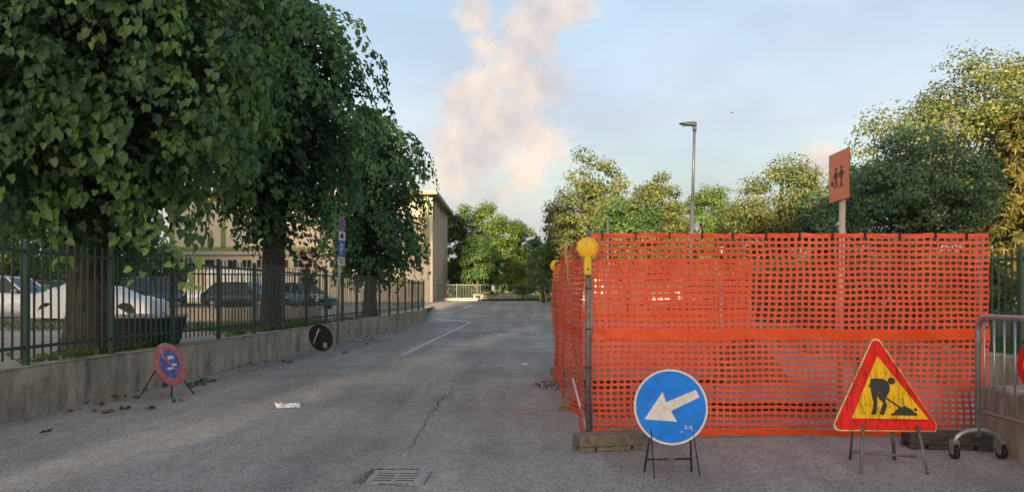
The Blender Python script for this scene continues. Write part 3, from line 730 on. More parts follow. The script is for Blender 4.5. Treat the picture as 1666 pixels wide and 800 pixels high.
def works_sign():
    Y = 6.02; base = Vector(((1446 - 833) / F * Y, Y, 0)); root = empty('roadworks_sign', base, R(-3))
    tag(root, 'worn triangular roadworks warning sign with digging worker on a low stand', 'sign')
    k = .90 / 600.0; zb = at(1438, 702, Y).z
    mt = lean(12, zb)
    def q(x, y): return ((x - 340) * k, (527 - y) * k * 1.03)
    tri = [q(312, -10), q(20, 527), q(650, 527)]
    tri = [tri[1], tri[2], tri[0]]
    P0 = rounded_poly(tri, .05)
    # the right corner is bent back
    def bend(v):
        t = max(0, v.x - .36); return Vector((v.x - t * .12, v.y + t * .9 + (0), v.z))
    def pr(poly, y0, y1, name, m, bent=True):
        b = MB(); b.prism(poly, y0, y1); b.v = [tuple(mt @ bend(Vector(v))) for v in b.v]; return b.build(name, m, root)
    pr(P0, 0, .010, 'back_plate', 'dull_steel')
    def inset(s, r): 
        c = Vector(((tri[0][0] + tri[1][0] + tri[2][0]) / 3, (tri[0][1] + tri[1][1] + tri[2][1]) / 3))
        return rounded_poly([tuple(c + (Vector(p) - c) * s) for p in tri], r)
    pr(inset(.985, .046), -.003, .001, 'cream_edge', 'sign_cream')
    pr(inset(.945, .040), -.006, -.001, 'red_border', 'sign_red')
    pr(rounded_poly([q(146, 457), q(557, 460), q(314, 122)], .006, 3), -.009, -.004, 'yellow_field', 'sign_yellow')
    w = MB()
    torso = [(265, 248), (285, 244), (335, 245), (358, 262), (366, 285), (362, 312), (344, 340), (334, 362), (318, 372), (302, 352), (318, 322), (300, 318), (292, 345), (262, 322), (262, 295), (248, 285), (262, 272)]
    legb = [(260, 300), (264, 345), (270, 372), (262, 410), (252, 432), (256, 438), (278, 437), (284, 405), (290, 376), (292, 332)]
    legf = [(286, 330), (322, 372), (308, 402), (298, 428), (300, 438), (320, 438), (332, 410), (342, 388), (330, 352), (312, 318)]
    shovel = [(333, 348), (338, 342), (412, 394), (406, 402)]
    heap = [(352, 440), (360, 430), (376, 426), (384, 414), (396, 406), (402, 394), (420, 396), (436, 390), (456, 400), (472, 408), (480, 420), (494, 428), (504, 440)]
    for i, poly in enumerate((torso, legb, legf, shovel, heap, circle(377, 257, 19, 16), circle(492, 409, 9, 8))):
        w.prism([q(x, y) for x, y in poly], -.0115 - .0003 * i, -.007)
    # polygons above are in picture order, so keep the winding outward
    w.v = [tuple(mt @ bend(Vector(v))) for v in w.v]; w.build('worker_pictogram', 'sign_black', root)
    rs = random.Random(21); s = MB()
    for i in range(34):     # dark vertical scratches
        x = rs.uniform(170, 480); y = rs.uniform(160, 400); L = rs.uniform(20, 95); d = rs.uniform(.0, .12) * L; ww = rs.uniform(1.0, 2.6)
        s.prism([q(x + d + ww, y + L), q(x + d, y + L), q(x, y), q(x + ww, y)], -.0100, -.007)
    s.v = [tuple(mt @ bend(Vector(v))) for v in s.v]; s.build('scratches', 'sign_black', root)
    zt = zb + .06
    for a, b, rr in (((-.277, .03, zt), (-.16, .38, 0), .012), ((-.20, .02, zt), (-.285, -.15, 0), .013), ((.036, .03, zt), (.22, .38, 0), .015), ((.24, .02, zt), (.235, -.15, 0), .012)):
        MB().cyl(a, b, rr, n=7).build('leg', 'dull_steel', root)
    MB().cyl((-.23, .14, .115), (.25, .06, .10), .012, n=7).build('crossbar', 'dull_steel', root)
works_sign()

# no-parking sign leaning against the air, left kerb
def np_sign():
    c3 = at(277, 592, 10.15); base = Vector((c3.x, 10.15, 0)); root = empty('no_parking_sign', base); tag(root, 'faded round red and blue no parking sign on tripod legs', 'sign')
    n = Vector((0.92, -0.19, 0.31)).normalized(); up = Vector((0, 0, 1)); z = (up - n * up.dot(n)).normalized(); x = z.cross(n) * -1
    x = n.cross(z) * -1
    # local frame: X right, Y = -n (front faces -Y), Z up
    mt = Matrix((( x.x, -n.x, z.x, 0), (x.y, -n.y, z.y, 0), (x.z, -n.z, z.z, c3.z), (0, 0, 0, 1)))
    if mt.determinant() < 0: x = -x; mt = Matrix((( x.x, -n.x, z.x, 0), (x.y, -n.y, z.y, 0), (x.z, -n.z, z.z, c3.z), (0, 0, 0, 1)))
    r = .315
    m = MB(); m.prism(circle(0, 0, r, 48), 0, .006, mt); m.build('back_plate', 'dull_steel', root)
    m = MB(); ring_mb(m, .205, r - .012, -.004, .002, mt, 48); m.build('red_ring', 'faded_red', root)
    m = MB(); m.prism(circle(0, 0, .206, 48), -.003, .001, mt); m.build('blue_field', 'faded_blue', root)
    m = MB(); a = R(-45); ca, sa = math.cos(a), math.sin(a)
    m.prism([(u * ca - v * sa, u * sa + v * ca) for u, v in ((-.2, -.022), (.2, -.022), (.2, .022), (-.2, .022))], -.006, -.001, mt); m.build('diagonal_bar', 'faded_red', root)
    m = MB()
    for (u0, u1, v0, v1) in ((-.02, .10, .07, .115), (-.09, .03, -.075, -.045), (.02, .12, -.03, .0)): m.prism([(u0, v0), (u1, v0), (u1, v1), (u0, v1)], -.0072, -.002, mt)
    m.build('white_patch', 'sign_white', root)
    b = mt @ Vector((0, .012, -.05))
    for px, py, a in ((230, 641, (-.2, .02, .02)), (279, 648, (-.05, .02, -.26)), (316, 641, (.18, .02, -.2))):
        g = G(px, py) - base; MB().cyl(mt @ Vector(a), g, .010, .009, n=7).build('leg', 'black_steel', root)
np_sign()

# second fallen-back sign seen from behind
def back_sign():
    c3 = at(522, 549, 16.8); base = Vector((c3.x, 16.8, 0)); root = empty('reversed_sign', base); tag(root, 'round road sign seen from its black back beside the parking post', 'sign')
    n = Vector((-0.34, -0.92, -0.22)).normalized()
    z = (Vector((0, 0, 1)) - n * n.z).normalized(); x = z.cross(n)
    mt = Matrix(((x.x, -n.x, z.x, 0), (x.y, -n.y, z.y, 0), (x.z, -n.z, z.z, c3.z), (0, 0, 0, 1)))
    if mt.determinant() < 0: x = -x; mt = Matrix(((x.x, -n.x, z.x, 0), (x.y, -n.y, z.y, 0), (x.z, -n.z, z.z, c3.z), (0, 0, 0, 1)))
    m = MB(); m.prism(circle(0, 0, .315, 40), 0, .006, mt); m.build('sign_disc', 'sign_back', root)
    m = MB(); ring_mb(m, .298, .318, -.012, .007, mt, 40); m.build('rim', 'sign_back', root)
    m = MB(); m.prism([(.03, -.23), (.13, -.25), (.15, -.12), (.05, -.11)], -.004, -.001, mt); m.build('sticker', 'concrete', root)
    m = MB(); m.prism([(-.05, .15), (.03, .15), (.03, .22), (-.05, .22)], -.03, -.001, mt); m.build('bracket', 'dull_steel', root)
    top = mt @ Vector((-.01, -.03, .2))
    for px, py in ((503, 578), (546, 578), (532, 571)):
        g = G(px, py) - base; s = top if px == 503 else mt @ Vector((.12 if px == 546 else .0, .02, -.22))
        MB().cyl(s, g, .014, n=6).build('leg', 'bin_rim', root)
back_sign()

# parking sign post
def parking_post():
    Y = 20.9; base = Vector(((549 - 833) / F * Y, Y, 0)); root = empty('parking_sign_post', base); tag(root, 'grey post with narrow parking signs in front of the fence', 'sign')
    top = at(554.5, 352, Y) - base
    MB().cyl((0, 0, -.02), (top.x, 0, top.z), .035, n=10).build('pole', 'galvanised', root)
    n = Vector((.972, -.23, 0)).normalized(); x = Vector((-n.y, n.x, 0)) * -1; x = Vector((n.y, -n.x, 0)) * -1
    def plate(name, m, cz, w, h, poly=None, d=.0, th=.006):
        lx = top.x * cz / top.z
        mt = Matrix(((x.x, -n.x, 0, lx + n.x * .05), (x.y, -n.y, 0, n.y * .05), (0, 0, 1, cz), (0, 0, 0, 1)))
        b = MB(); b.prism(poly or [(-w / 2, -h / 2), (w / 2, -h / 2), (w / 2, h / 2), (-w / 2, h / 2)], -d - th, -d, mt); return b.build(name, m, root), mt
    zt = top.z
    plate('round_sign', 'faded_red', zt - .22, 0, 0, circle(0, 0, .20, 28)); plate('round_field', 'faded_blue', zt - .22, 0, 0, circle(0, 0, .13, 28), .006, .004)
    plate('small_sign', 'sign_white', zt - .56, .40, .26); plate('small_sign_print', 'sign_black', zt - .56, 0, 0, [(-.12, -.06), (.12, -.06), (.05, .08), (-.05, .08)], .006, .003)
    plate('blue_sign', 'faded_blue', zt - .93, .42, .44)
    P = [(-.08, -.15), (-.035, -.15), (-.035, -.03), (.03, -.03), (.075, 0), (.085, .06), (.075, .12), (.03, .15), (-.08, .15)]
    plate('letter', 'sign_white', zt - .93, 0, 0, P, .006, .003); plate('letter_hole', 'faded_blue', zt - .93, 0, 0, [(-.035, .01), (.02, .01), (.04, .03), (.043, .06), (.04, .09), (.02, .11), (-.035, .11)], .009, .002)
    plate('white_panel', 'sign_white', zt - 1.28, .42, .24)
    for i in range(3): plate('text_line', 'sign_black', zt - 1.22 - .055 * i, .30 - .05 * i, .022, None, .006, .003)
parking_post()

# school children sign on beige pole
def school_sign():
    Y = 9.6; base = Vector(((1366 - 833) / F * Y, Y, 0)); root = empty('children_sign', base); tag(root, 'orange children crossing sign on tall beige pole inside the netting', 'sign')
    tp = at(1371, 300, Y) - base
    MB().cyl((0, 0, -.02), (tp.x, 0, tp.z), .040, n=12).build('pole', 'pole_beige', root)
    th = R(91); x = Vector((math.cos(th), -math.sin(th), 0)); n = Vector((-math.sin(th), -math.cos(th), 0))
    cz = at(1370, 287, Y).z; w = h = .60; h = .63
    mt = Matrix(((x.x, -n.x, 0, tp.x + n.x * .05), (x.y, -n.y, 0, n.y * .05), (0, 0, 1, cz), (0, 0, 0, 1)))
    def pl(name, m, poly, d, t): b = MB(); b.prism(poly, -d - t, -d, mt); return b.build(name, m, root)
    def rect(a, b): return [(-a, -b), (a, -b), (a, b), (-a, b)]
    pl('back_plate', 'sign_dark_edge', rect(w / 2 + .008, h / 2 + .008), -.01, .012)
    pl('orange_face', 'sign_orange', rect(w / 2, h / 2), .002, .004)
    def fig(ox, s):
        polys = [circle(ox, .105, .026, 12),
                 [(ox - .03, .07), (ox + .03, .07), (ox + .045, -.02), (ox - .045, -.02)],
                 [(ox - .03, -.02), (ox - .005, -.02), (ox - .02 * s, -.15), (ox - .045 * s, -.15)],
                 [(ox + .005, -.02), (ox + .03, -.02), (ox + .055 * s, -.14), (ox + .03 * s, -.15)],
                 [(ox - .03, .065), (ox - .028, .045), (ox - .085, -.015), (ox - .092, .0)], [(ox + .03, .065), (ox + .092, .02), (ox + .086, .005), (ox + .028, .045)]]
        return polys
    b = MB()
    for i, p in enumerate(fig(-.075, 1) + fig(.095, -1) + [circle(-.185, -.075, .035, 10)]): b.prism(p, -.0085 - .0002 * i, -.005, mt)
    b.build('children_pictogram', 'pictogram_brown', root)
    MB().box(-.05, .05, -.03, .03, cz - .2, cz - .17, Matrix.Translation((tp.x, 0, 0))).build('clamp', 'galvanised', root)
school_sign()

# ================================================================== ORANGE NETTING ENCLOSURE
YN = 7.34
XL0 = (963 - 833) / F * YN; XR0 = (1606 - 833) / F * YN
def net(name, p0, p1, zb, zt, pitch_x, pitch_z, label, seed, bulge=0.03, band=True, sag=0.008, hole=(.77, .60)):
    root = empty(name, p0); tag(root, label, 'netting', 'orange safety netting round the dig')
    d = Vector(p1) - Vector(p0); L = d.length; d.normalize(); nrm = Vector((d.y, -d.x, 0))
    rs = np.random.default_rng(seed); ph = rs.random(12) * 6.28
    def warp(u, z):     # u along, z up -> 3D (local)
        ed = np.clip(np.minimum(u, L - u) / .3, 0, 1)
        b = bulge * (np.sin(u * 2.1 + ph[0]) * .6 + np.sin(u * 4.7 + z * 1.5 + ph[1]) * .35 + np.sin(z * 4.1 + u * .8 + ph[2]) * .4 + .25 * np.sin(u * 11 + 2 * z + ph[3]))
        s = -sag * np.abs(np.sin(u * math.pi / .31 + ph[4])) * np.clip((z - .3) / 1.7, 0, 1) ** 3 + .003 * np.sin(u * 3.3 + z * 5 + ph[5]) + .002 * np.sin(u * 9 + z * 3 + ph[6])
        uu = u + .008 * np.sin(z * 6 + u * 2 + ph[7]) + .005 * np.sin(z * 15 + u * 5 + ph[8])
        return np.stack([d.x * uu + nrm.x * b, d.y * uu + nrm.y * b, z + s], -1)
    nc = int(round(L / pitch_x)); cw = L / nc
    def part(za, zc, pname):
        nr = int(round((zc - za) / pitch_z)); ch = (zc - za) / nr
        I, J = np.meshgrid(np.arange(nc), np.arange(nr)); I = I.ravel(); J = J.ravel(); n = len(I)
        cu = (I + .5) * cw; cz = za + (J + .5) * ch
        o8 = np.array([(1, 0), (1, 1), (0, 1), (-1, 1), (-1, 0), (-1, -1), (0, -1), (1, -1)], float)
        ou = cu[:, None] + o8[None, :, 0] * cw / 2; oz = cz[:, None] + o8[None, :, 1] * ch / 2
        a = hole[0] * rs.uniform(.93, 1.03, n); b = hole[1] * rs.uniform(.90, 1.06, n)
        lf = 1 + .07 * np.sin(cu * 1.7 + cz * 2.3 + ph[0]) + .05 * np.sin(cu * 4.1 - cz * 3.1 + ph[2]); a = a * (2 - lf); b = b * lf
        in8 = np.array([(1, 0), (.80, .80), (0, 1), (-.80, .80), (-1, 0), (-.80, -.80), (0, -1), (.80, -.80)])
        iu = cu[:, None] + in8[None, :, 0] * (a * cw / 2)[:, None]; iz = cz[:, None] + in8[None, :, 1] * (b * ch / 2)[:, None]
        V = np.concatenate([warp(ou, oz), warp(iu, iz)], 1).reshape(-1, 3)
        fl = np.array([(k, (k + 1) % 8, 8 + (k + 1) % 8, 8 + k) for k in range(8)]).ravel()
        loops = (np.arange(n)[:, None] * 16 + fl[None, :]).ravel()
        np_mesh(pname, V, loops, [4] * (n * 8), 'net_orange', root)
    def strip(za, zc, pname, m, off=.004, fold=.012, rag=0.0):
        nu = int(L / .03); u = np.linspace(0, L, nu); rows = 4; V = []
        for j in range(rows):
            z = np.full(nu, za + (zc - za) * j / (rows - 1))
            if j == 0 and rag: z = z + rag * (np.sin(u * 9 + ph[9]) * .5 + np.sin(u * 23 + ph[10]) * .5)
            w = warp(u, z); f = off + fold * (np.sin(u * 14 + j * .7 + ph[11]) * .5 + np.sin(u * 37 + j * 1.3) * .3) * (1 if 0 < j < rows - 1 else .5)
            w[:, 0] += nrm.x * f; w[:, 1] += nrm.y * f; V.append(w)
        V = np.concatenate(V); q = [(j * nu + i, j * nu + i + 1, (j + 1) * nu + i + 1, (j + 1) * nu + i) for j in range(rows - 1) for i in range(nu - 1)]
        np_mesh(pname, V, np.array(q).ravel(), [4] * len(q), m, root, smooth=False)
    zm = zb + (zt - zb) * .498
    part(zb + .05, zm - .035, 'lower_mesh'); part(zm + .045, zt - .03, 'upper_mesh')
    strip(zt - .032, zt + .004, 'top_hem', 'net_orange'); strip(zb - .005, zb + .052, 'bottom_hem', 'net_band', rag=.012)
    for i in range(int(L / .33)):
        u = np.array([.1 + .33 * i]); w = warp(u, np.array([zt - .015]))[0]
        MB().box(-.006, .006, -.03, .012, -.035, .03, Matrix.Translation(w)).build('tie', 'black_steel', root)
    if band: strip(zm - .055, zm + .055, 'middle_band', 'net_band', .010, .010, rag=.006)
    return root
net('safety_net', (XL0, YN, 0.03), (XR0, YN - .02, 0.03), 0.0, 2.02, .0665, .0585, 'wide orange safety net stretched behind the arrow and roadworks signs', 3)
PS1 = Vector(((951 - 833) / F * 7.30, 7.35, 0)); PS2 = Vector((0.70, 9.6, 0)); PS3 = Vector((.81, 13.3, 0))
net('safety_net', (PS1.x, PS1.y + .03, .03), (PS2.x, PS2.y, .03), 0.0, 2.0, .0665, .0585, 'orange net along the road between lamp post and timber stake', 4, .05)
net('safety_net', (PS2.x, PS2.y + .03, .03), (PS3.x - .05, PS3.y, .03), 0.0, 1.93, .0665, .0585, 'orange net along the road beyond the timber stake', 5, .05)
net('safety_net', (PS3.x, PS3.y, .03), (4.42, 13.45, .03), 0.0, 2.02, .0665, .0585, 'orange net closing the far end of the dig', 6, .04)

# fence panels that carry the net
def mesh_panel(p0, p1, h, label, pitch=.115, back=.03):
    p0 = Vector(p0); p1 = Vector(p1); d = (p1 - p0); L = d.length; d.normalize(); n = Vector((-d.y, d.x, 0))
    root = empty('temporary_fence_panel', p0); tag(root, label, 'fence', 'mesh fence panels under the netting')
    o = n * back
    for u in (.02, L - .02): MB().cyl(d * u + o, d * u + o + Vector((0, 0, h)), .019, n=10).build('upright', 'galvanised', root)
    for z in (.10, h - .06): MB().cyl(d * .04 + o + Vector((0, 0, z)), d * (L - .04) + o + Vector((0, 0, z)), .015, n=8).build('rail', 'galvanised', root)
    m = MB(); k = int(L / pitch)
    for i in range(1, k):
        u = L * i / k; m.tube([d * u + o + Vector((0, 0, .1)), d * u + o + Vector((0, 0, h - .06))], .0018, 4, False)
    for z in (.5, .95, 1.4): m.tube([d * .02 + o + Vector((0, 0, z)), d * (L - .02) + o + Vector((0, 0, z))], .0018, 4, False)
    m.build('wire_mesh', 'galvanised', root)
    return root
mesh_panel((XL0 - .03, YN, .02), (XR0 - .03, YN, .02), 2.0, 'galvanised mesh fence panel behind the wide front net')
mesh_panel((PS3.x, PS3.y + .02, .02), (4.42, 13.47, .02), 2.0, 'galvanised mesh fence panel at the far end of the dig')

def yellow_lamp(p, r, label, rz):
    root = empty('warning_lamp', p, rz); tag(root, label, 'lamp', 'yellow warning lamps on the netting posts')
    m = MB(); prof = [(.0, -.034), (.35, -.033), (.7, -.031), (.92, -.026), (1.0, -.016), (1.0, .016), (.92, .026), (.7, .031), (.35, .033), (.0, .034)]
    n = 28; vs = []; fs = []
    for (a, y) in prof:
        for k in range(n): t = 2 * math.pi * k / n; vs.append((r * max(a, .02) * math.cos(t), y, r * max(a, .02) * math.sin(t)))
    for i in range(len(prof) - 1):
        for k in range(n): j = (k + 1) % n; fs.append((i * n + k, i * n + j, (i + 1) * n + j, (i + 1) * n + k))
    fs.append(tuple(range(n - 1, -1, -1))); fs.append(tuple((len(prof) - 1) * n + k for k in range(n)))
    m.add(vs, fs, True); m.build('lens', 'lamp_yellow', root)
    b = MB(); 
    for q in (.35, .6, .82): ring_mb(b, r * q - .002, r * q + .002, -.0375 + q * q * .004, -.028, None, 24)
    b.build('lens_rings', 'lamp_body_yellow', root)
    b = MB(); ring_mb(b, r * .97, r * 1.05, -.014, .014, None, 32); b.build('bezel', 'lamp_body_yellow', root)
    b = MB(); b.bbox(-.036, .036, -.036, .036, -r - .165, -r + .012, .008); b.build('battery_box', 'lamp_body_yellow', root)
    b = MB(); b.prism(circle(.0, -r - .11, .010, 10), -.039, -.034); b.build('switch', 'sign_black', root)
# posts
def round_post(p, h, label, rad=.024, m='dull_steel', top=None):
    root = empty('netting_post', p); tag(root, label, 'post', 'posts holding the netting')
    t = Vector(top) if top else Vector((0, 0, h))
    MB().tube([(0, 0, 0), t], rad, 12).build('shaft', m, root)
    for z in (.35, .72, 1.1, 1.5):
        if z < t.z: q = t * (z / t.z); MB().tube([q - Vector((0, 0, .006)), q + Vector((0, 0, .006))], rad + .004, 12).build('tie', 'black_steel', root)
    return root
p1 = Vector(((957 - 833) / F * 7.22, 7.22, 0.0))
round_post(p1 + Vector((0, 0, .0)), 2.06, 'grey steel netting post carrying the large yellow lamp', .026)
yellow_lamp(Vector((p1.x - .018, 7.13, CAMH + (HOR - 403) / F * 7.13)), .100, 'large yellow warning lamp on the steel corner post', R(6))
# timber stake and prop
b = G(939, 652); tp = at(920, 395, 9.35)
root = empty('timber_stake', (b.x, 9.45, 0)); tag(root, 'pale wooden stake leaning in the side netting', 'stake')
MB().tube([(0, 0, .0), (tp.x - b.x, -.1, tp.z)], [.024, .022], 8).build('shaft', 'timber', root)
b = G(955, 704); t2 = at(932, 615, 8.4)
root = empty('pale_prop', (b.x, b.y, 0)); tag(root, 'thin pale plastic tube lying against the side netting', 'tube')
MB().tube([(0, 0, .012), (t2.x - b.x, t2.y - b.y, t2.z)], .013, 8).build('shaft', 'paper', root)
p3 = Vector((.80, 12.9, 0)); round_post(p3, 2.05, 'farther steel netting post with small yellow lamp', .026, top=(-.02, 0, 2.02))
yellow_lamp(Vector((p3.x - .03, 12.80, 1.93)), .100, 'yellow warning lamp on the farther netting post', R(25))
for X, Y, hh in ((2.62, 9.4, 1.9), (3.6, 12.6, 1.75)):
    round_post(Vector((X, Y, 0)), hh, 'slim timber post standing inside the netting' if X < 3 else 'slim steel post near the far net', .018, 'timber' if X < 3 else 'galvanised')

# ballast blocks with hand notches
def block(p, rz, label, L=.70, Wd=.23, h=.145, m='block_concrete'):
    root = empty('ballast_block', p, rz); tag(root, label, 'block', 'ballast blocks under the netting posts')
    b = MB(); b.bbox(0, L, -Wd / 2, Wd / 2, .045, h, .012); b.build('block_body', m, root)
    for x0 in (0, L - .14):
        MB().bbox(x0, x0 + .14, -Wd / 2, -.055, .001, .0448, .006).build('foot', m, root); MB().bbox(x0, x0 + .14, .055, Wd / 2, .001, .0448, .006).build('foot', m, root)
    f = MB(); f.bbox(.16, L - .16, -Wd / 2 + .01, Wd / 2 - .01, .001, .0446, .006); f.build('foot', m, root)
    return root
g = G(938, 738); block(Vector((g.x + .01, g.y + .14, 0)), R(14), 'tan concrete ballast block under the lamp post', .66, .24, .15)
g = G(913, 668); block(Vector((g.x, g.y + .12, 0)), R(-16), 'tan concrete ballast block under the timber stake', .6, .22, .15)
g = G(898, 612); block(Vector((g.x, g.y + .1, 0)), R(6), 'ballast block under the farther lamp post', .6, .22, .15)
g = G(1565, 742); block(Vector((g.x - .28, g.y + .42, 0)), R(-9), 'dark ballast block between the barrier wheels', .72, .24, .15, 'block_dark')

# things inside the dig: cover plates on bearers, spoil heap
def plate(p, sx, sy, rz, label, z=.10):
    root = empty('cover_plate', p, rz); tag(root, label, 'plate', 'plates covering the trench')
    MB().bbox(-sx / 2, sx / 2, -sy / 2, sy / 2, z, z + .03, .006).build('plate', 'plate_steel', root)
    for y in (-sy / 2 + .35, sy / 2 - .15): MB().bbox(-sx / 2 + .1, sx / 2 - .1, y - .06, y + .06, 0.001, z - .001, .01).build('bearer', 'timber', root)
plate(Vector((2.9, 9.75, 0)), 2.5, 1.5, R(-3), 'brown steel plate covering the nearer part of the trench')
plate(Vector((2.3, 11.9, 0)), 2.5, 1.5, R(4), 'brown steel plate covering the farther part of the trench', .12)
def heap(p, rx, ry, h, seed, label):
    rs = np.random.default_rng(seed); n, m = 26, 40; V = []; 
    for i in range(n + 1):
        q = i / n
        for k in range(m):
            a = 2 * math.pi * k / m; rr = 1 + .12 * math.sin(3 * a + seed) + .08 * math.sin(7 * a)
            z = h * (math.cos(min(1, q) * math.pi) * .5 + .5) * (1 + .2 * math.sin(5 * a + q * 6)) + rs.normal() * .012 * (1 - q)
            V.append((rx * q * rr * math.cos(a), ry * q * rr * math.sin(a), max(-.01, z) if i < n else -.02))
    b = MB(); b.add(V, [(i * m + k, i * m + (k + 1) % m, (i + 1) * m + (k + 1) % m, (i + 1) * m + k) for i in range(n) for k in range(m)], True)
    o = b.build('spoil_heap', 'soil'); o.location = p; tag(o, label, 'soil heap'); return o
heap(Vector((3.75, 11.7, 0)), .75, 1.1, .75, 2, 'brown heap of dug soil inside the netting')
sheet('trench_floor', [(1.0, 8.45, .004), (4.2, 8.45, .004), (4.35, 13.0, .004), (1.1, 13.0, .004)], 'soil')

# wheeled crowd barrier, running towards the viewer along the wall
def barrier():
    X0, Y0 = 4.09, 6.42; root = empty('crowd_barrier', (X0, Y0, 0), R(180) - .02); tag(root, 'galvanised crowd barrier on wheels beside the low wall', 'barrier')
    # local: runs along +Y
    L, zt, zb, rc = 2.3, 1.25, .42, .13
    pts = [(0, 0, .20), (0, 0, zt - rc)] + [(0, rc - rc * math.cos(a), zt - rc + rc * math.sin(a)) for a in [R(x) for x in (15, 30, 45, 60, 75, 90)]]
    pts += [(0, L - rc, zt)] + [(0, L - rc + rc * math.sin(a), zt - rc + rc * math.cos(a)) for a in [R(x) for x in (15, 30, 45, 60, 75, 90)]] + [(0, L, .20)]
    MB().tube(pts, .024, 12).build('frame', 'galvanised', root)
    MB().cyl((0, .02, zb), (0, L - .02, zb), .017, n=10).build('bottom_rail', 'galvanised', root)
    n = 17
    for i in range(n):
        y = .09 + (L - .18) * i / (n - 1); zz = zt - .018 if .13 < y < L - .13 else zt - .03
        MB().cyl((0, y, zb), (0, y, zz), .009, n=6).build('bar', 'galvanised', root)
    for y in (0.0, L):
        arch = [(.205 * math.cos(a), y, .12 + .135 * math.sin(a) ** .8) for a in [math.pi * k / 12 for k in range(13)]]
        MB().tube(arch, .020, 10).build('foot_arch', 'galvanised', root)
        for s in (-1, 1):
            w = empty('wheel', (0, 0, 0)); w.parent = root
            bpy.data.objects.remove(w)
            m = MB(); m.tube([(s * .205 - .018, y, .062), (s * .205 + .018, y, .062)], .062, 20); o = m.build('wheel', 'rubber', root)
            h = MB(); h.tube([(s * .205 - .021, y, .062), (s * .205 + .021, y, .062)], .026, 14); h.build('hub', 'alloy', o)
            f = MB(); f.box(s * .205 - .028, s * .205 - .022, y - .03, y + .03, .05, .165); f.box(s * .205 + .022, s * .205 + .028, y - .03, y + .03, .05, .165); f.box(s * .205 - .0219, s * .205 + .0219, y - .03, y + .03, .135, .164); f.build('fork', 'galvanised', root)
    return root
br = barrier()
# red ringed prohibition disc tied to the barrier
root = empty('prohibition_sign', (4.03, 5.62, .885), R(-88)); tag(root, 'round red and white prohibition sign tied to the crowd barrier', 'sign')
c, s = 1, 0
m = MB(); m.prism(circle(0, 0, .2, 40), -.004, 0); m.build('disc', 'sign_white', root)
m = MB(); ring_mb(m, .13, .196, -.008, -.0035, None, 40); m.build('red_ring', 'sign_red', root)
# ================================================================== LINDENS
linden((RX(-6.72, 10.8), 10.8, YARD), [(2.35, .4), (2.8, 1.1), (3.2, 1.65), (3.7, 2.15), (4.2, 2.45), (5.6, 2.55), (6.8, 2.45), (7.8, 2.0), (8.6, 1.1), (8.9, .4)], 8.9, .32, 7800, 11, .098, HEART, 'linden_leaf',
       'broad linden with furrowed trunk beside the dark tub', 101, trunk_h=3.0,
       extra=[((-4.75, 9.75, 2.35), (-4.0, 9.15, 1.38), 12, .11), ((-4.95, 9.9, 2.2), (-4.85, 9.5, 1.7), 6, .1), ((-6.0, 9.7, 2.1), (-5.95, 9.5, 1.5), 6, .1)])
linden((RX(-6.72, 18.2), 18.2, YARD), [(3.0, .5), (3.7, 1.2), (4.4, 1.9), (4.9, 2.3), (5.8, 2.55), (7.2, 2.6), (8.1, 2.15), (8.8, 1.2), (9.1, .4)], 9.0, .29, 6600, 9, .108, HEART_S, 'linden_leaf_far',
       'linden with bare dark trunk between the two nearer and farther lindens', 102, trunk_h=4.0)
linden((RX(-6.65, 28.2), 28.2, YARD), [(2.1, .7), (2.5, 1.5), (3.2, 2.05), (4.5, 2.2), (6.0, 2.15), (7.2, 1.9), (8.0, 1.3), (8.5, .4)], 8.9, .25, 4800, 8, .115, HEART_S, 'linden_leaf_far',
       'linden hanging low over the fence end past the parking post', 103, trunk_h=2.6)

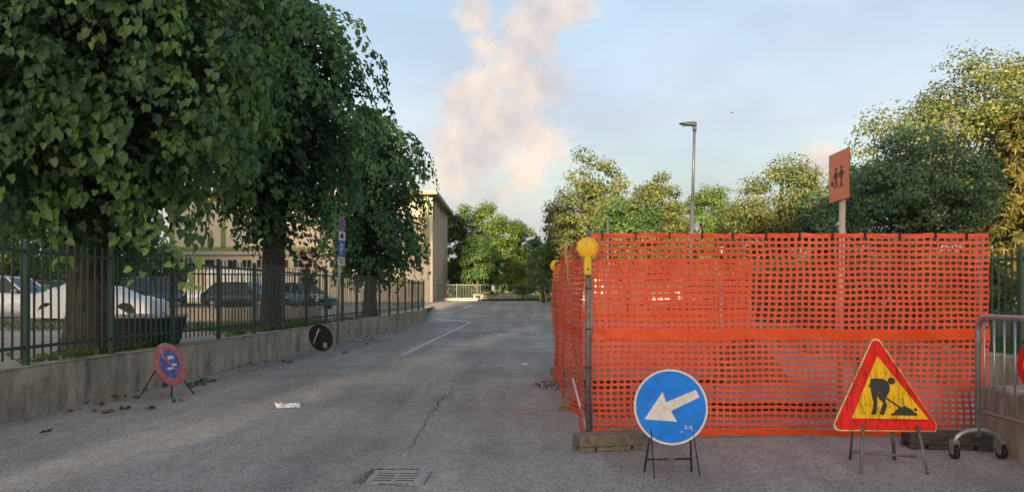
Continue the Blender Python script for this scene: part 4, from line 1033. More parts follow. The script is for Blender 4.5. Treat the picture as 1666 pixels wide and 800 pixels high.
# ================================================================== BUILDING
def school():
    Yb = 56.0; XR = (697 - 833) / F * Yb; XL = -26.0; z0 = YARD - .05; ze = CAMH + (HOR - 318) / F * Yb; zband = CAMH + (HOR - 406) / F * Yb
    D = 13.5
    root = empty('school_building', ((XL + XR) / 2, Yb, z0)); tag(root, 'two storey beige panelled school with green trim behind the lindens', 'building')
    O = root.location
    def B(name, m, x0, x1, y0, y1, a, b, p=root): return MB().box(x0 - O.x, x1 - O.x, y0 - O.y, y1 - O.y, a - O.z, b - O.z).build(name, m, p)
    core = B('wall', 'panel_lower', XL, XR, Yb, Yb + D, z0, ze)
    npan = 5; w = (XR - XL) / npan
    # side lower storey windows strip, pilasters and panels on the front
    for i in range(npan):
        a = XL + i * w; b = a + w
        B('upper_panel', 'panel_beige', a + .17, b - .17, Yb - .06, Yb - .002, zband + .24, ze - .5)
        B('lower_panel', 'panel_lower', a + .17, b - .17, Yb - .05, Yb - .003, z0 + .3, zband - 1.75)
        B('pilaster', 'trim_green', a - .16, a + .16, Yb - .16, Yb - .004, zband + .22, ze - .4)
        for k in range(3):
            x = a + .3 + (w - .6) * k / 3; ww = (w - .6) / 3 - .30
            fr = B('window', 'side_column', x, x + ww, Yb - .09, Yb - .0045, zband - 1.42, zband - .72)
            B('pane', 'window_glass', x + .07, x + ww / 2 - .03, Yb - .098, Yb - .088, zband - 1.35, zband - .79, fr)
            B('pane', 'window_glass', x + ww / 2 + .03, x + ww - .07, Yb - .098, Yb - .088, zband - 1.35, zband - .79, fr)
    B('pilaster', 'trim_green', XR - .33, XR - .01, Yb - .16, Yb - .004, zband + .22, ze - .4)
    B('band', 'trim_green', XL - .1, XR + .1, Yb - .22, Yb - .006, zband - .14, zband + .16)
    B('ledge', 'side_column', XL - .1, XR + .1, Yb - .30, Yb - .007, zband - .40, zband - .145)
    B('head_band', 'trim_green', XL, XR, Yb - .12, Yb - .005, ze - .46, ze - .12)
    # side wall parallel to the street
    ys_ = [Yb + .1 + D * t for t in (.02, .22, .42, .62, .80, .96)]
    for i, y in enumerate(ys_): B('pilaster', 'side_column', XR + .002, XR + .30, y - .22, y + .22, z0, ze - .15)
    for i in range(len(ys_) - 1):
        a, b = ys_[i] + .35, ys_[i + 1] - .35
        for (za, zb_) in ((z0 + 1.0, z0 + 2.9), (zband + .8, zband + 3.0)):
            fr = B('window', 'trim_green', XR + .003, XR + .06, a, b, za, zb_)
            B('pane', 'window_glass', XR + .055, XR + .066, a + .08, (a + b) / 2 - .04, za + .08, zb_ - .08, fr); B('pane', 'window_glass', XR + .055, XR + .066, (a + b) / 2 + .04, b - .08, za + .08, zb_ - .08, fr)
    B('side_band', 'side_grey', XR + .001, XR + .12, Yb + .2, Yb + D, zband - .2, zband + .2)
    MB().add([(XL - .7 - O.x, -.9, ze - O.z), (XR + .75 - O.x, -.9, ze - O.z), (XR + .75 - O.x, D + .6, ze - O.z), (XL - .7 - O.x, D + .6, ze - O.z),
              (XL - .7 - O.x, -.9, ze + .28 - O.z), (XR + .75 - O.x, -.9, ze + .28 - O.z), (XR + .75 - O.x, D + .6, ze + .28 - O.z), (XL - .7 - O.x, D + .6, ze + .28 - O.z)],
             [(0, 3, 2, 1), (4, 5, 6, 7), (0, 1, 5, 4), (1, 2, 6, 5), (2, 3, 7, 6), (3, 0, 4, 7)]).build('roof', 'roof_edge', root)
    MB().cyl((XR + .18 - O.x, .35, 0), (XR + .18 - O.x, .35, ze - O.z), .06, n=8).build('downpipe', 'dull_steel', root)
school()

# second fence inside the yard on a kerb wall, and cars
def yard_fence():
    a = Vector((at(262, 500, 21).x, 21.5, YARD)); b = Vector((at(520, 500, 23.5).x, 23.5, YARD)); d = b - a; L = d.length; d.normalize(); n = Vector((-d.y, d.x, 0)); ang = math.atan2(d.y, d.x)
    root = empty('yard_fence', a, ang); tag(root, 'dark fence on a low kerb wall inside the yard before the parked cars', 'fence')
    MB().bbox(0, L, -.1, .1, -.03, .46, .012).build('kerb_wall', 'concrete', root)
    for z in (.52, 1.45): MB().bbox(0, L, -.015, .015, z, z + .04, .004).build('rail', 'fence_green', root)
    m0 = None; k = int(L / .155)
    for i in range(k + 1):
        x = L * i / k
        if m0 is None: m0 = MB().bbox(-.011, .011, -.011, .011, .461, 1.5, .003).build('bar', 'fence_green', root); o = m0
        else: o = m0.copy(); COL.objects.link(o); o.parent = root
        o.location = (x, 0, 0)
yard_fence()

def car(p, rz, paint, label, kind='hatch', name='parked_car', L=4.1, Wd=1.74, Hh=1.48):
    root = empty(name, p, rz); tag(root, label, 'van' if kind == 'van' else 'car', 'vehicles parked in the yard')
    hw = Wd / 2
    if kind == 'van':
        st = [(-L / 2, .40, .85, .85, .80), (-L / 2 + .06, .28, .95, .98, .97), (-L / 2 + .9, .25, 1.05, 1.06, 1.0), (-L / 2 + 1.0, .25, 1.10, 1.12, 1.0), (L / 2 - .08, .25, 1.12, 1.14, 1.0), (L / 2, .35, 1.08, 1.08, .96)]
        cab = [(-L / 2 + .75, 0), (-L / 2 + 1.5, Hh), (L / 2 - .12, Hh), (L / 2 - .03, 0)]; belt = 1.1
    else:
        st = [(-L / 2, .38, .58, .60, .80), (-L / 2 + .10, .24, .70, .74, .92), (-L / 2 + .55, .20, .80, .84, .99), (-L / 2 + 1.1, .20, .88, .92, 1.0), (0, .20, .92, .94, 1.0), (L / 2 - .7, .20, .95, .97, 1.0), (L / 2 - .10, .26, .93, .95, .95), (L / 2, .40, .80, .82, .84)]
        cab = [(-L / 2 + 1.0, 0), (-L / 2 + 1.75, Hh - .04), (-L / 2 + 2.2, Hh), (L / 2 - .85, Hh - .03), (L / 2 - .16, 0)]; belt = .90
    V = []; fs = []
    for (x, zb, zs, zc, wf) in st:
        w = hw * wf
        V += [(x, -w * .92, zb), (x, -w, zb + .16), (x, -w * .985, zs - .06), (x, -w * .90, zs), (x, 0, zc), (x, w * .90, zs), (x, w * .985, zs - .06), (x, w, zb + .16), (x, w * .92, zb)]
    for i in range(len(st) - 1):
        for k in range(8): fs.append((i * 9 + k, (i + 1) * 9 + k, (i + 1) * 9 + k + 1, i * 9 + k + 1))
        fs.append((i * 9 + 8, (i + 1) * 9 + 8, (i + 1) * 9, i * 9))
    fs.append(tuple(range(8, -1, -1))); fs.append(tuple((len(st) - 1) * 9 + k for k in range(9)))
    b = MB(); b.add(V, [tuple(reversed(f)) for f in fs], True); body = b.build('body', paint, root)
    # greenhouse: glass prism and painted roof and pillars
    n = len(cab); g = MB(); V = []
    for x, z in cab:
        zz = max(belt - .05, z); inn = .10 + .16 * (zz - belt + .05) / (Hh - belt)
        V += [(x, -hw + inn, zz), (x, hw - inn, zz)]
    f = [(2 * i, 2 * i + 1, 2 * i + 3, 2 * i + 2) for i in range(n - 1)] + [tuple(2 * i for i in range(n)), tuple(2 * i + 1 for i in reversed(range(n)))]
    g.add(V, f); g.build('windows', 'car_glass', root)
    roof = MB(); rp = [(x, z) for x, z in cab if z > .5]; rp = [(rp[0][0] - .03, rp[0][1])] + rp[1:-1] + [(rp[-1][0] + .05, rp[-1][1])]
    V = []
    for x, z in rp: V += [(x, -hw + .25, z - .05), (x, -hw + .29, z + .025), (x, hw - .29, z + .025), (x, hw - .25, z - .05)]
    f = []
    for i in range(len(rp) - 1):
        for k in range(3): f.append((i * 4 + k, i * 4 + k + 1, (i + 1) * 4 + k + 1, (i + 1) * 4 + k))
        f.append((i * 4 + 3, i * 4, (i + 1) * 4, (i + 1) * 4 + 3))
    f.append((0, 1, 2, 3)[::-1]); e = (len(rp) - 1) * 4; f.append((e, e + 1, e + 2, e + 3))
    roof.add(V, [tuple(reversed(x)) for x in f], True); roof.build('roof', paint, root)
    xs = [(cab[0], rp[0]), (((0.05), 0), (0.05, Hh - .02)), (cab[-1], rp[-1])]
    for (a, c) in xs:
        for s in (-1, 1): MB().cyl((a[0], s * (hw - .09), belt - .06), (c[0], s * (hw - .255), c[1] - .02), .035, n=6).build('pillar', paint, root)
    if kind == 'van':
        MB().bbox(-L / 2 + 2.2, L / 2 - .06, -hw + .06, hw - .06, belt - .05, Hh - .01, .04).build('side_panel', paint, root)
    for s in (-1, 1):
        for x in (-L / 2 + .78, L / 2 - .80):
            o = MB().tube([(x, s * (hw - .20), .31), (x, s * (hw + .005), .31)], .31, 22).build('wheel', 'rubber', root)
            MB().tube([(x, s * (hw - .19), .31), (x, s * (hw + .012), .31)], .19, 14).build('rim', 'alloy', o)
        MB().bbox(-L / 2 + .02, -L / 2 + .22, s * hw * .66 - .16, s * hw * .66 + .16, .60, .72, .03).build('headlight', 'car_lamp', root)
        MB().bbox(L / 2 - .16, L / 2 - .005, s * hw * .72 - .10, s * hw * .72 + .10, .66, .88, .02).build('tail_light', 'car_tail', root)
        MB().bbox(-L / 2 + 1.25, -L / 2 + 1.38, s * (hw + .06) - .08, s * (hw + .06) + .08, .92, 1.04, .03).build('mirror', paint, root)
    return root
car(Vector((at(-5, 500, 25).x, 25.6, YARD)), R(182), 'car_white', 'white hatchback parked next to the car under a tarpaulin')
car(Vector((at(50, 500, 33).x, 33.0, YARD)), R(80), 'car_red', 'red car parked behind the white hatchback')
car(Vector((at(232, 500, 34).x, 34.0, YARD)), R(75), 'car_dark', 'dark car parked behind the low yard fence near the first trunk', Hh=1.65)
car(Vector((at(332, 500, 45).x, 46.5, YARD)), R(5), 'car_white', 'tall white van parked against the school', 'van', 'parked_van', 4.9, 1.9, 2.35)
car(Vector((at(392, 500, 39).x, 39.5, YARD)), R(170), 'car_dark', 'dark saloon parked before the school behind the second trunk', L=4.3)
car(Vector((at(498, 500, 42).x, 41.0, YARD)), R(150), 'car_blue', 'blue grey car parked near the parking sign post')
# car under a tarpaulin
def covered_car():
    p = Vector((at(160, 500, 23.4).x, 23.6, YARD)); root = empty('covered_car', p, R(176)); tag(root, 'car hidden under a crumpled white tarpaulin next to the white hatchback', 'car', 'vehicles parked in the yard')
    n, m = 44, 26; V = []; rs = np.random.default_rng(5)
    prof_x = [-2.05, -1.95, -1.2, -.55, .1, 1.0, 1.7, 2.0, 2.08]; prof_z = [.25, .70, .82, 1.10, 1.2, 1.18, .95, .78, .3]
    for i in range(n + 1):
        x = -2.08 + 4.16 * i / n; top = float(np.interp(x, prof_x, prof_z)); hw = .88 * (1 - .12 * (abs(x) / 2.08) ** 4)
        for k in range(m + 1):
            a = math.pi * k / m; c = math.cos(a); s = math.sin(a)
            y = hw * math.copysign(abs(c) ** .45, c) * (1 - .18 * s); z = .12 + (top - .12) * s ** .55 if s > 0 else .12
            wr = (.014 * math.sin(5.3 * x + 5 * a) + .008 * math.sin(13.7 * x - 9 * a) + rs.normal() * .009) * (.3 + s)
            V.append((x + wr * .5, y * (1 + wr), z + wr))
    b = MB(); b.add(V, [(i * (m + 1) + k, (i + 1) * (m + 1) + k, (i + 1) * (m + 1) + k + 1, i * (m + 1) + k + 1) for i in range(n) for k in range(m)], True)
    b.build('tarpaulin', 'tarp', root)
    for s in (-1, 1):
        for x in (-1.28, 1.25): MB().tube([(x, s * .62, .30), (x, s * .84, .30)], .30, 18).build('wheel', 'rubber', root)
covered_car()
# dark tub behind the fence
p = Vector((at(232, 560, 12.3).x, 12.4, YARD)); root = empty('storage_tub', p, YAW); tag(root, 'dark plastic tub with pale rim behind the fence by the first trunk', 'tub')
b = MB(); b.add([(-.38, -.38, 0), (.38, -.38, 0), (.38, .38, 0), (-.38, .38, 0), (-.48, -.48, .48), (.48, -.48, .48), (.48, .48, .48), (-.48, .48, .48)], [(0, 3, 2, 1), (4, 5, 6, 7), (0, 1, 5, 4), (1, 2, 6, 5), (2, 3, 7, 6), (3, 0, 4, 7)]); b.build('tub_body', 'bin_dark', root)
b = MB(); b.bbox(-.50, .50, -.50, .50, .481, .535, .012); b.build('rim', 'bin_rim', root)
for s in (-1, 1): b = MB(); b.bbox(s * .53 - .03, s * .53 + .03, -.12, .12, .42, .48, .01); b.build('handle', 'bin_dark', root)

# ================================================================== LAMP, POLES, FAR FENCE
def street_lamp():
    Y = 28.0; base = Vector(((1121.5 - 833) / F * Y, Y, 0.30)); root = empty('street_lamp', base); tag(root, 'tall grey street lamp with flat dark head above the netting', 'street lamp')
    t = at(1130, 207, Y) - base
    MB().tube([(0, 0, -.3), t * .62], [.085, .078], 12).build('pole', 'lamp_pole', root)
    MB().tube([t * .62, t], [.056, .050], 12).build('upper_pole', 'lamp_pole', root)
    h = MB(); prof = [(.06, .11, -.02, .12), (-.05, .14, .0, .15), (-.30, .15, .03, .13), (-.50, .12, .06, .11), (-.60, .05, .08, .095)]
    V = []
    for x, w, z0, z1 in prof: V += [(t.x + x, -w, t.z + z0 + .05), (t.x + x, w, t.z + z0 + .05), (t.x + x, w * .8, t.z + z1 + .05), (t.x + x, -w * .8, t.z + z1 + .05)]
    f = [(i * 4 + k, i * 4 + (k + 1) % 4, (i + 1) * 4 + (k + 1) % 4, (i + 1) * 4 + k) for i in range(4) for k in range(4)] + [(3, 2, 1, 0), (16, 17, 18, 19)]
    h.add(V, f); h.build('lamp_head', 'lamp_dark', root)
    MB().tube([t + Vector((0, 0, -.16)), t + Vector((0, 0, .08))], .072, 12).build('collar', 'lamp_dark', root)
    MB().box(t.x - .45, t.x - .08, -.1, .1, t.z + .055, t.z + .066).build('diffuser', 'window_glass', root)
street_lamp()
Y = 33.0; b = Vector(((989 - 833) / F * Y, Y, 0)); root = empty('slim_pole', b); tag(root, 'slim grey pole behind the netting before the olive trees', 'pole')
MB().cyl((0, 0, -.02), (0, 0, at(989, 352, Y).z), .045, n=8).build('shaft', 'lamp_pole', root)
MB().cyl((-.25, 0, at(989, 352, Y).z - .02), (.12, 0, at(989, 352, Y).z - .02), .03, n=6).build('arm', 'lamp_pole', root)

def far_fence():
    Yf = 60.0; z = gz(Yf); xl = at(705, 480, Yf).x; xr = at(1010, 480, Yf).x
    root = empty('boundary_fence', (xl, Yf, z)); tag(root, 'thin grey green railing across the far end of the street', 'fence')
    L = xr - xl; n = 8; w = L / n
    for i in range(n + 1): MB().bbox(w * i - .035, w * i + .035, -.035, .035, 0, 1.38, .008).build('post', 'fence_grey_green', root)
    for i in range(n):
        a, c = w * i + .035, w * (i + 1) - .035
        for zz in (.12, 1.28): MB().box(a, c, -.02, .02, zz, zz + .05).build('rail', 'fence_grey_green', root)
        m = MB(); k = int((c - a) / .13)
        for j in range(1, k): x = a + (c - a) * j / k; m.box(x - .010, x + .010, -.010, .010, .171, 1.279)
        m.build('bars', 'fence_grey_green', root)
    MB().bbox(-.2, w * 1.9, -.12, .12, -.02, .22, .02).build('plinth', 'concrete', root)
    px0, px1 = at(784, 470, Yf).x - xl, at(850, 470, Yf).x - xl
    for zz in (.24, .38): MB().box(px0, px1, -.045, -.0205, zz, zz + .07).build('gate_rail', 'dull_steel', root)
    x = at(802, 470, Yf).x - xl; MB().box(x - .13, x + .13, -.075, -.05, .80, 1.25).build('notice', 'sign_white', root)
far_fence()
# barrel and kerb pieces by the far fence
g = Vector((at(884, 488, 57.5).x, 57.5, gz(57.5))); root = empty('barrel', g); tag(root, 'small yellow barrel at the far end of the street', 'barrel')
b = MB(); b.tube([(0, 0, 0), (0, 0, .08), (0, 0, .3), (0, 0, .5), (0, 0, .6)], [.24, .28, .31, .28, .22], 18); b.build('drum', 'barrel_yellow', root)
for zz in (.17, .42): b = MB(); b.tube([(0, 0, zz), (0, 0, zz + .04)], .315, 18); b.build('hoop', 'barrel_yellow', root)
for px, w in ((778, .9), (826, 1.6)):
    g = at(px, 480, 61.5); root = empty('stone_bench', (g.x, 61.5, gz(61.5) + .1)); tag(root, 'pale stone bench behind the far railing', 'bench', 'benches behind the far railing')
    MB().bbox(-w / 2, w / 2, -.25, .25, .34, .44, .02).build('seat', 'concrete', root)
    for s in (-1, 1): MB().bbox(s * w * .35 - .1, s * w * .35 + .1, -.2, .2, 0, .339, .02).build('leg', 'concrete', root)
# pale house seen in gaps between trees
def house(p, sx, sy, h, m, label, rows=2, cols=4, roof='roof_sheet', rz=0.0, name='house'):
    root = empty(name, p, rz); tag(root, label, 'building')
    MB().box(-sx / 2, sx / 2, -sy / 2, sy / 2, -.2, h).build('wall', m, root)
    b = MB(); e = .5
    b.add([(-sx / 2 - e, -sy / 2 - e, h + .002), (sx / 2 + e, -sy / 2 - e, h + .002), (sx / 2 + e, sy / 2 + e, h + .002), (-sx / 2 - e, sy / 2 + e, h + .002), (-sx / 2, 0, h + 1.4), (sx / 2, 0, h + 1.4)],
          [(0, 1, 5, 4), (2, 3, 4, 5), (1, 2, 5), (3, 0, 4), (3, 2, 1, 0)]); b.build('roof', roof, root)
    w0 = None
    for r in range(rows):
        for c in range(cols):
            x = -sx / 2 + sx * (c + .5) / cols; z = h * (r + .32) / rows
            fr = MB().box(x - .6, x + .6, -sy / 2 - .05, -sy / 2 - .002, z, z + 1.4).build('window', 'render_white', root)
            MB().box(x - .52, x + .52, -sy / 2 - .06, -sy / 2 - .049, z + .08, z + 1.32).build('pane', 'window_glass', fr)
    return root
house(Vector((11, 64, .9)), 14, 8, 4.6, 'render_white', 'low white house half hidden behind the trees past the netting', 1, 4)
# unseen blocks added behind the viewer, heights set to shade street and chosen trees
TAN = math.tan(R(SUN_EL))
def from_sun(s, p):
    a = R(SUN_AZ); return Vector((s * math.sin(a) + p * math.cos(a), s * math.cos(a) - p * math.sin(a), 0))
for p0, p1, h0, m_, lab, rows, cols in ((-62, -15.5, 14.6, 'render_ochre', 'long ochre block added out of view to shade the school front', 8, 12), (-12.8, -4.8, 13.6, 'render_ochre', 'narrow ochre block added out of view to shade the lindens', 7, 2), (-15.3, -13.0, 6.0, 'render_white', 'very narrow white block added out of view and kept low to let sun reach the far trees', 5, 1), (-4.6, 5.4, 6.6, 'render_white', 'low white block added out of view to shade the road and netting', 6, 3),
                                        (5.6, 11.8, 10.4, 'render_ochre', 'slim ochre tower added out of view to shade the dark tree', 7, 2), (12.0, 62, 6.2, 'render_white', 'long white block added out of view and kept low to let sun reach the right trees', 6, 12)):
    house(from_sun(-106, (p0 + p1) / 2), p1 - p0, 12, h0 + 100 * TAN - 1.4, m_, lab, rows, cols, rz=-R(SUN_AZ) + math.pi, name='shade_block')

# ================================================================== TREES ON THE RIGHT AND FAR
GR = 'trees beyond the right wall'
def tree_px(name, px, Y, top, half_px, bot, nl, lsz, m, label, seed, zb=None, **kw):
    zb = YARD + .1 if zb is None else zb
    x = (px - 833) / F * Y; H = CAMH + (HOR - top) / F * Y - zb; r = half_px / F * Y; c0 = max(.4, CAMH + (HOR - bot) / F * Y - zb)
    return bushy(name, Vector((x, Y, zb)), H, r, c0, nl, lsz, m, label, seed=seed, **kw)
tree_px('broadleaf_tree', 1500, 24, 190, 112, 430, 15000, .115, 'leaf_dark', 'dense dark green tree behind the orange children sign', 21, group=GR, clumps=70, spread=.30)
tree_px('broadleaf_tree', 1575, 33, 95, 165, 400, 17000, .17, 'leaf_olive', 'tallest tree with sunlit olive crown over the dark tree', 22, group=GR, clumps=80, spread=.28)
tree_px('broadleaf_tree', 1690, 36, 75, 90, 350, 9000, .18, 'leaf_olive', 'tall olive tree at the edge beside the tallest one', 23, group=GR, clumps=50)
tree_px('broadleaf_tree', 1275, 38, 255, 82, 440, 10000, .16, 'leaf_olive', 'rounded olive tree between lamp and children sign', 24, group=GR, clumps=56)
tree_px('broadleaf_tree', 1345, 34, 300, 52, 440, 6000, .14, 'leaf_dark', 'dark green tree directly behind the children sign pole', 25, group=GR, clumps=36)
tree_px('broadleaf_tree', 1148, 46, 290, 52, 440, 6500, .15, 'leaf_bright', 'small bright yellow green tree behind the street lamp', 26, group=GR, clumps=40)
tree_px('broadleaf_tree', 965, 43, 252, 68, 450, 10000, .17, 'leaf_olive', 'tall sunlit olive tree over the yellow lamp', 27, group=GR, clumps=60)
tree_px('broadleaf_tree', 1056, 40, 278, 52, 440, 8000, .16, 'leaf_olive', 'sunlit tree with pointed top left of the street lamp', 28, group=GR, clumps=46)
tree_px('broadleaf_tree', 1020, 36, 330, 70, 450, 7000, .15, 'leaf_green', 'lower green tree in front of the olive ones', 29, group=GR, clumps=46)
tree_px('broadleaf_tree', 903, 48, 335, 40, 470, 6000, .16, 'leaf_green', 'green tree leaning over the far end of the netting', 30, group=GR, clumps=36)
tree_px('broadleaf_tree', 884, 54, 368, 26, 478, 5000, .16, 'leaf_dark', 'small dark evergreen past the yellow barrel', 31, zb=.9, group=GR, clumps=30)
tree_px('broadleaf_tree', 925, 52, 360, 34, 478, 5000, .16, 'leaf_dark', 'dark tree behind the yellow lamp and netting corner', 32, zb=.9, group=GR, clumps=30)
tree_px('broadleaf_tree', 1098, 56, 322, 48, 470, 6000, .19, 'leaf_olive', 'hazy olive tree in the gap left of the lamp pole', 33, zb=.9, group=GR, clumps=36)
tree_px('broadleaf_tree', 1195, 58, 325, 52, 470, 6000, .19, 'leaf_olive', 'olive tree farther back between bright tree and rounded olive tree', 34, zb=.9, group=GR, clumps=36)
tree_px('broadleaf_tree', 1390, 48, 262, 60, 460, 7000, .18, 'leaf_green', 'green tree farther back behind the children sign', 35, zb=.9, group=GR, clumps=40)
GF = 'trees behind the far railing'
tree_px('broadleaf_tree', 752, 72, 338, 42, 478, 9000, .24, 'leaf_green', 'green tree next to the school corner', 41, zb=1.0, group=GF, clumps=50)
tree_px('broadleaf_tree', 800, 74, 328, 46, 478, 11000, .24, 'leaf_bright', 'tallest bright green tree behind the far railing', 42, zb=1.0, group=GF, clumps=60)
tree_px('broadleaf_tree', 842, 80, 362, 34, 478, 7000, .25, 'leaf_green', 'slender green tree right of the bright tree by the railing', 43, zb=1.0, group=GF, clumps=40)
tree_px('broadleaf_tree', 775, 66, 385, 44, 480, 8000, .2, 'leaf_green', 'bushy low tree just behind the far railing', 44, zb=1.0, group=GF, clumps=44)
tree_px('broadleaf_tree', 848, 67, 415, 32, 482, 5000, .2, 'leaf_bright', 'low bright bush behind the far railing near the barrel', 45, zb=1.0, group=GF, clumps=30)
# conifer with hanging sprays at the right
def conifer(p, H, rmax, label, seed):
    global RNG
    RNG = np.random.default_rng(seed); root = empty('cedar_tree', p); tag(root, label, 'tree', GR)
    b = MB(); b.tube([(0, 0, -.1), (0, 0, H * .5), (0, 0, H)], [.2, .12, .02], 9); b.build('trunk', 'bark', root)
    PP = []; NN = []; TT = []; TI = []; br = MB()
    for i in range(110):
        z = H * (.10 + .86 * (i / 110) ** .9); a = i * 2.399 + RNG.normal() * .2; L = rmax * (1.05 - .85 * z / H) * RNG.uniform(.75, 1.1)
        d = np.array([math.cos(a), math.sin(a), .18]); n = 90
        n = 130; t = RNG.random(n) ** .7; side = np.array([-math.sin(a), math.cos(a), 0])
        base = d[None] * (t * L)[:, None] + np.array([0, 0, z]) + np.array([0, 0, -.35])[None] * (t ** 2 * L)[:, None]
        br.tube([Vector((0, 0, z)), Vector(d * L * .5 + np.array([0, 0, z - .09 * L])), Vector(d * L + np.array([0, 0, z - .35 * L]))], [.03, .018, .006], 5, False)
        lat = RNG.normal(size=n) * .20 * (1.2 - t); hang = np.abs(RNG.normal(size=n)) * .13
        P = base + side[None] * lat[:, None] + np.array([0, 0, -1])[None] * hang[:, None]
        PP.append(P); TT.append(d[None] * .5 + np.array([0, 0, -.45]) + RNG.normal(size=(n, 3)) * .4); NN.append(d[None] * .6 + RNG.normal(size=(n, 3)) * .5 + np.array([0, 0, .4]))
        TI.append(np.clip(RNG.random() * .7 + RNG.normal(size=n) * .15, 0, 1))
    br.build('branches', 'bark', root)
    P = np.concatenate(PP); leaves('crown', P, np.concatenate(NN), np.concatenate(TT), RNG.uniform(.16, .34, len(P)), NEEDLE, 'leaf_conifer', root, np.concatenate(TI))
conifer(Vector((at(1672, 400, 29).x, 29, YARD)), 8.6, 2.6, 'tawny cedar with drooping sprays behind the crowd barrier', 61)

# left background trees
GL = 'trees behind the parked cars'
tree_px('broadleaf_tree', 20, 40, 200, 130, 470, 9000, .22, 'leaf_bright', 'yellow green tree behind the white hatchback', 51, group=GL, clumps=50)
tree_px('broadleaf_tree', 150, 46, 190, 110, 470, 8000, .24, 'leaf_dark', 'dark tree behind the covered car', 52, group=GL, clumps=50)
tree_px('broadleaf_tree', -120, 44, 190, 120, 470, 6000, .24, 'leaf_dark', 'dark tree behind the red car', 53, group=GL, clumps=44)
for i, (px, Y) in enumerate(((-60, 50), (40, 52), (120, 50), (200, 48), (262, 47))):
    tree_px('hedge_shrub', px, Y, 405 + (i % 2) * 12, 60, 505, 4500, .2, 'leaf_dark', 'dark shrub in the row behind the parked cars', 54 + i, group='shrubs behind the parked cars', clumps=26, cat='shrub', trunk_r=.06)
tree_px('hedge_shrub', 503, 24.5, 382, 22, 500, 1300, .075, 'leaf_red', 'small reddish brown shrub behind the parking post', 71, zb=YARD, clumps=16, cat='shrub', trunk_r=.03)
# shrubs behind the right wall
rs = random.Random(12)
for i, (X, Y, h, r, m) in enumerate(((7.0, 9.2, 1.5, .9, 'leaf_olive'), (7.6, 12.0, 1.9, 1.1, 'leaf_dark'), (7.4, 15.0, 1.7, 1.0, 'leaf_olive'), (7.9, 18.5, 2.2, 1.3, 'leaf_dark'), (8.2, 22.5, 2.0, 1.3, 'leaf_green'), (8.6, 27, 2.3, 1.5, 'leaf_dark'), (9.4, 33, 2.5, 1.7, 'leaf_dark'), (11.5, 13.5, 2.2, 1.5, 'leaf_dark'), (13.5, 17.5, 2.5, 1.7, 'leaf_dark'), (15.5, 21, 2.6, 1.8, 'leaf_dark'), (8.5, 39, 2.6, 1.8, 'leaf_dark'))):
    lab = {'leaf_olive': 'olive shrub growing behind the right wall', 'leaf_dark': 'dark green shrub growing behind the right wall', 'leaf_green': 'mid green shrub growing behind the right wall'}[m]
    near = ['beside the cross wall', 'beyond the far net', 'level with the far net', 'before the street lamp', 'near the street lamp', 'just past the street lamp', 'before the slim grey pole', 'under the dark tree', 'under the tallest tree', 'at the foot of the tall olive trees', 'past the slim grey pole'][i]
    lab = lab.replace('growing behind the right wall', 'behind the right wall ' + near)
    bushy('garden_shrub', Vector((X + 1.9, Y, YARD)), h, r, .15, 3200, .085 + .002 * Y, m, lab, 'shrub', 'shrubs behind the right wall', 80 + i, 26, .05)
# distant wood closing the horizon
def far_wood():
    rng = np.random.default_rng(99); n = 60000
    x = rng.uniform(-170, 190, n); prof = 7 + 2.2 * np.sin(x * .11) + 1.6 * np.sin(x * .31 + 1) + 1.0 * np.sin(x * .83)
    z = .8 + rng.random(n) ** .8 * prof; y = 118 + 5 * np.sin(x * .2) + rng.normal(0, 2.2, n)
    y = np.where((x > -12) & (x < 6), y + 25, y)
    P = np.stack([x, y, z], 1); o = leaves('distant_wood', P, rng.normal(size=(n, 3)) + [0, -.8, .5], rng.normal(size=(n, 3)), rng.uniform(.5, 1.0, n), CARD, 'leaf_green'); tag(o, 'distant band of green trees beyond the far railing', None, kind='stuff')
far_wood()

# ================================================================== SMALL THINGS
def grass(name, label, pts, seed, m='grass_blade', h=(.05, .16)):
    rng = np.random.default_rng(seed); P = np.array(pts); n = len(P)
    T = np.stack([rng.normal(0, .35, n), rng.normal(0, .35, n), np.ones(n)], 1); Nn = rng.normal(size=(n, 3)) * [1, 1, .15]
    o = leaves(name, P, Nn, T, rng.uniform(h[0], h[1], n), BLADE, m); return tag(o, label, None, kind='stuff')
rng = np.random.default_rng(4)
pts = []
for _ in range(9000):
    Y = rng.uniform(17, 23.4); px = rng.uniform(0, 560) ; X = (px - 833) / F * Y
    if X < RX(-6.4, Y): pts.append((X, Y, YARD))
grass('yard_grass', 'strip of green grass between the fence and the parked cars', pts, 5, h=(.06, .15))
sheet('grass_verge', [(-16.5, 17.2, YARD + .004), (RX(-6.3, 17.2), 17.2, YARD + .004), (RX(-6.3, 23.6), 23.6, YARD + .004), (-18.5, 23.6, YARD + .004)], 'grass_ground')
pts = []
for _ in range(900):
    Y = rng.choice([10.4, 9.6, 11.2, 12.2, 15.5, 17.5, 18.4, 20.0, 24.0, 26.5]) + rng.normal() * .35; pts.append((RX(TL - .27 - abs(rng.normal()) * .22, Y), Y, YARD))
rngw = np.random.default_rng(6); P = np.array(pts); n = len(P)
o = leaves('wall_weeds', P + np.stack([np.zeros(n), np.zeros(n), rngw.uniform(0, .1, n)], 1), rngw.normal(size=(n, 3)) * .5 + [.3, -.4, .8], rngw.normal(size=(n, 3)) + [.3, 0, .2], rngw.uniform(.04, .09, n), HEART_S, 'leaf_bright'); tag(o, 'leafy weeds growing along the top of the stained wall', None, kind='stuff')
pts = [(RX(TR + .3, y) + rng.random() * 2.6, y, YARD) for y in rng.uniform(4.5, 6.7, 2600)] + [(RX(6.8, y) + abs(rng.normal()) * 1.0, y, YARD) for y in rng.uniform(7, 20, 4000)]
grass('lawn_grass', 'rough grass growing behind the right wall', pts, 8, h=(.05, .15))

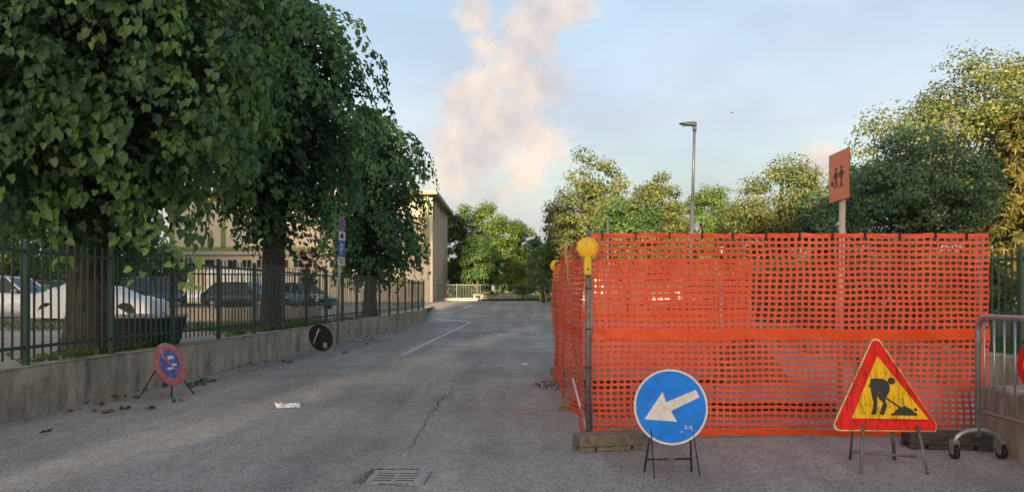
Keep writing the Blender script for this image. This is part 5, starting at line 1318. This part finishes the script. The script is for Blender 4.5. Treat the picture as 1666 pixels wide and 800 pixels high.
# dry leaf clumps along the foot of the wall
def leaf_clump(p, n, spread, seed, green=0.0):
    r = np.random.default_rng(seed); P = np.stack([r.normal(0, spread, n), r.normal(0, spread * .8, n), r.uniform(.004, .025 + spread * .12, n)], 1)
    Nn = r.normal(size=(n, 3)) * .45 + [0, 0, 1]; T = r.normal(size=(n, 3)) * [1, 1, .2]
    o = leaves('leaf_clump', P, Nn, T, r.uniform(.05, .10, n), HEART_S, 'leaf_dry' if green < .5 else 'linden_leaf', None, np.clip(r.random(n) ** 2.2, 0, 1)); o.location = p
    return tag(o, 'clump of fallen green leaves at the wall foot' if green > .5 else 'small clump of dry fallen leaves near the wall foot', 'leaves', 'fresh leaf clumps by the wall' if green > .5 else 'dry leaf clumps along the wall')
for i, (px, py, n, sp) in enumerate(((112, 670, 7, .05), (156, 658, 9, .06), (155, 670, 4, .05), (188, 652, 6, .035), (194, 645, 3, .04), (203, 665, 3, .03), (243, 666, 5, .04), (235, 636, 5, .05), (282, 628, 9, .07), (297, 652, 4, .04), (75, 703, 3, .03), (385, 598, 10, .08), (410, 594, 9, .08), (428, 590, 6, .06), (465, 590, 8, .07), (560, 575, 6, .08), (590, 560, 6, .1), (610, 553, 7, .12), (640, 545, 6, .12), (600, 548, 5, .1), (222, 648, 5, .03), (175, 671, 3, .02))):
    leaf_clump(G(px, py), max(3, int(n * .7)), sp, 200 + i)
for i, (px, py, n, sp) in enumerate(((335, 621, 22, .12), (322, 627, 12, .08))): leaf_clump(G(px, py), n, sp, 300 + i, 1)
rl = np.random.default_rng(17); n = 420; Y = rl.uniform(8, 36, n); X = RX(TL + .05, Y) + np.abs(rl.normal(0, .55, n)); Pn = np.stack([X, Y, np.full(n, .006)], 1)
o = leaves('leaf_litter', Pn, rl.normal(size=(n, 3)) * .25 + [0, 0, 1], rl.normal(size=(n, 3)) * [1, 1, .1], rl.uniform(.015, .05, n), CARD, 'leaf_dry'); tag(o, 'scattered dry leaf litter along the stained wall', None, kind='stuff')
# crumpled paper sheet
def paper(p, w, d, rz, label, seed):
    r = np.random.default_rng(seed); n = 9; V = [(-w / 2 + w * i / n + r.normal() * .006, -d / 2 + d * j / n + r.normal() * .006, .006 + abs(r.normal()) * .014) for j in range(n + 1) for i in range(n + 1)]
    b = MB(); b.add(V, [(j * (n + 1) + i, j * (n + 1) + i + 1, (j + 1) * (n + 1) + i + 1, (j + 1) * (n + 1) + i) for j in range(n) for i in range(n)]); o = b.build('paper_scrap', 'paper'); o.location = p; o.rotation_euler = (0, 0, rz); tag(o, label, 'litter')
paper(G(468, 661), .30, .36, R(20), 'crumpled white paper sheet lying on the road', 1)
paper(G(582, 553), .28, .2, R(-10), 'white paper scrap at the wall foot past the parking post', 2)
paper(G(853, 593), .07, .12, R(40), 'tiny white scrap lying mid road beside the netting', 3)
# bird
p = at(1191, 184, 60); root = empty('bird', p, R(20)); root.scale = (.6, .6, .6); tag(root, 'small dark bird flying in the pale sky', 'bird')
b = MB(); b.tube([(-.22, 0, 0), (-.08, 0, .0), (.1, 0, .01), (.2, 0, .03), (.25, 0, .03)], [.015, .05, .055, .035, .01], 8); b.build('body', 'bird', root)
for s in (-1, 1): b = MB(); b.add([(.08, s * .03, .02), (-.06, s * .03, .02), (-.10, s * .35, .10), (-.04, s * .42, .11), (.05, s * .25, .09)], [(0, 1, 2, 3, 4)]); b.build('wing', 'bird', root)
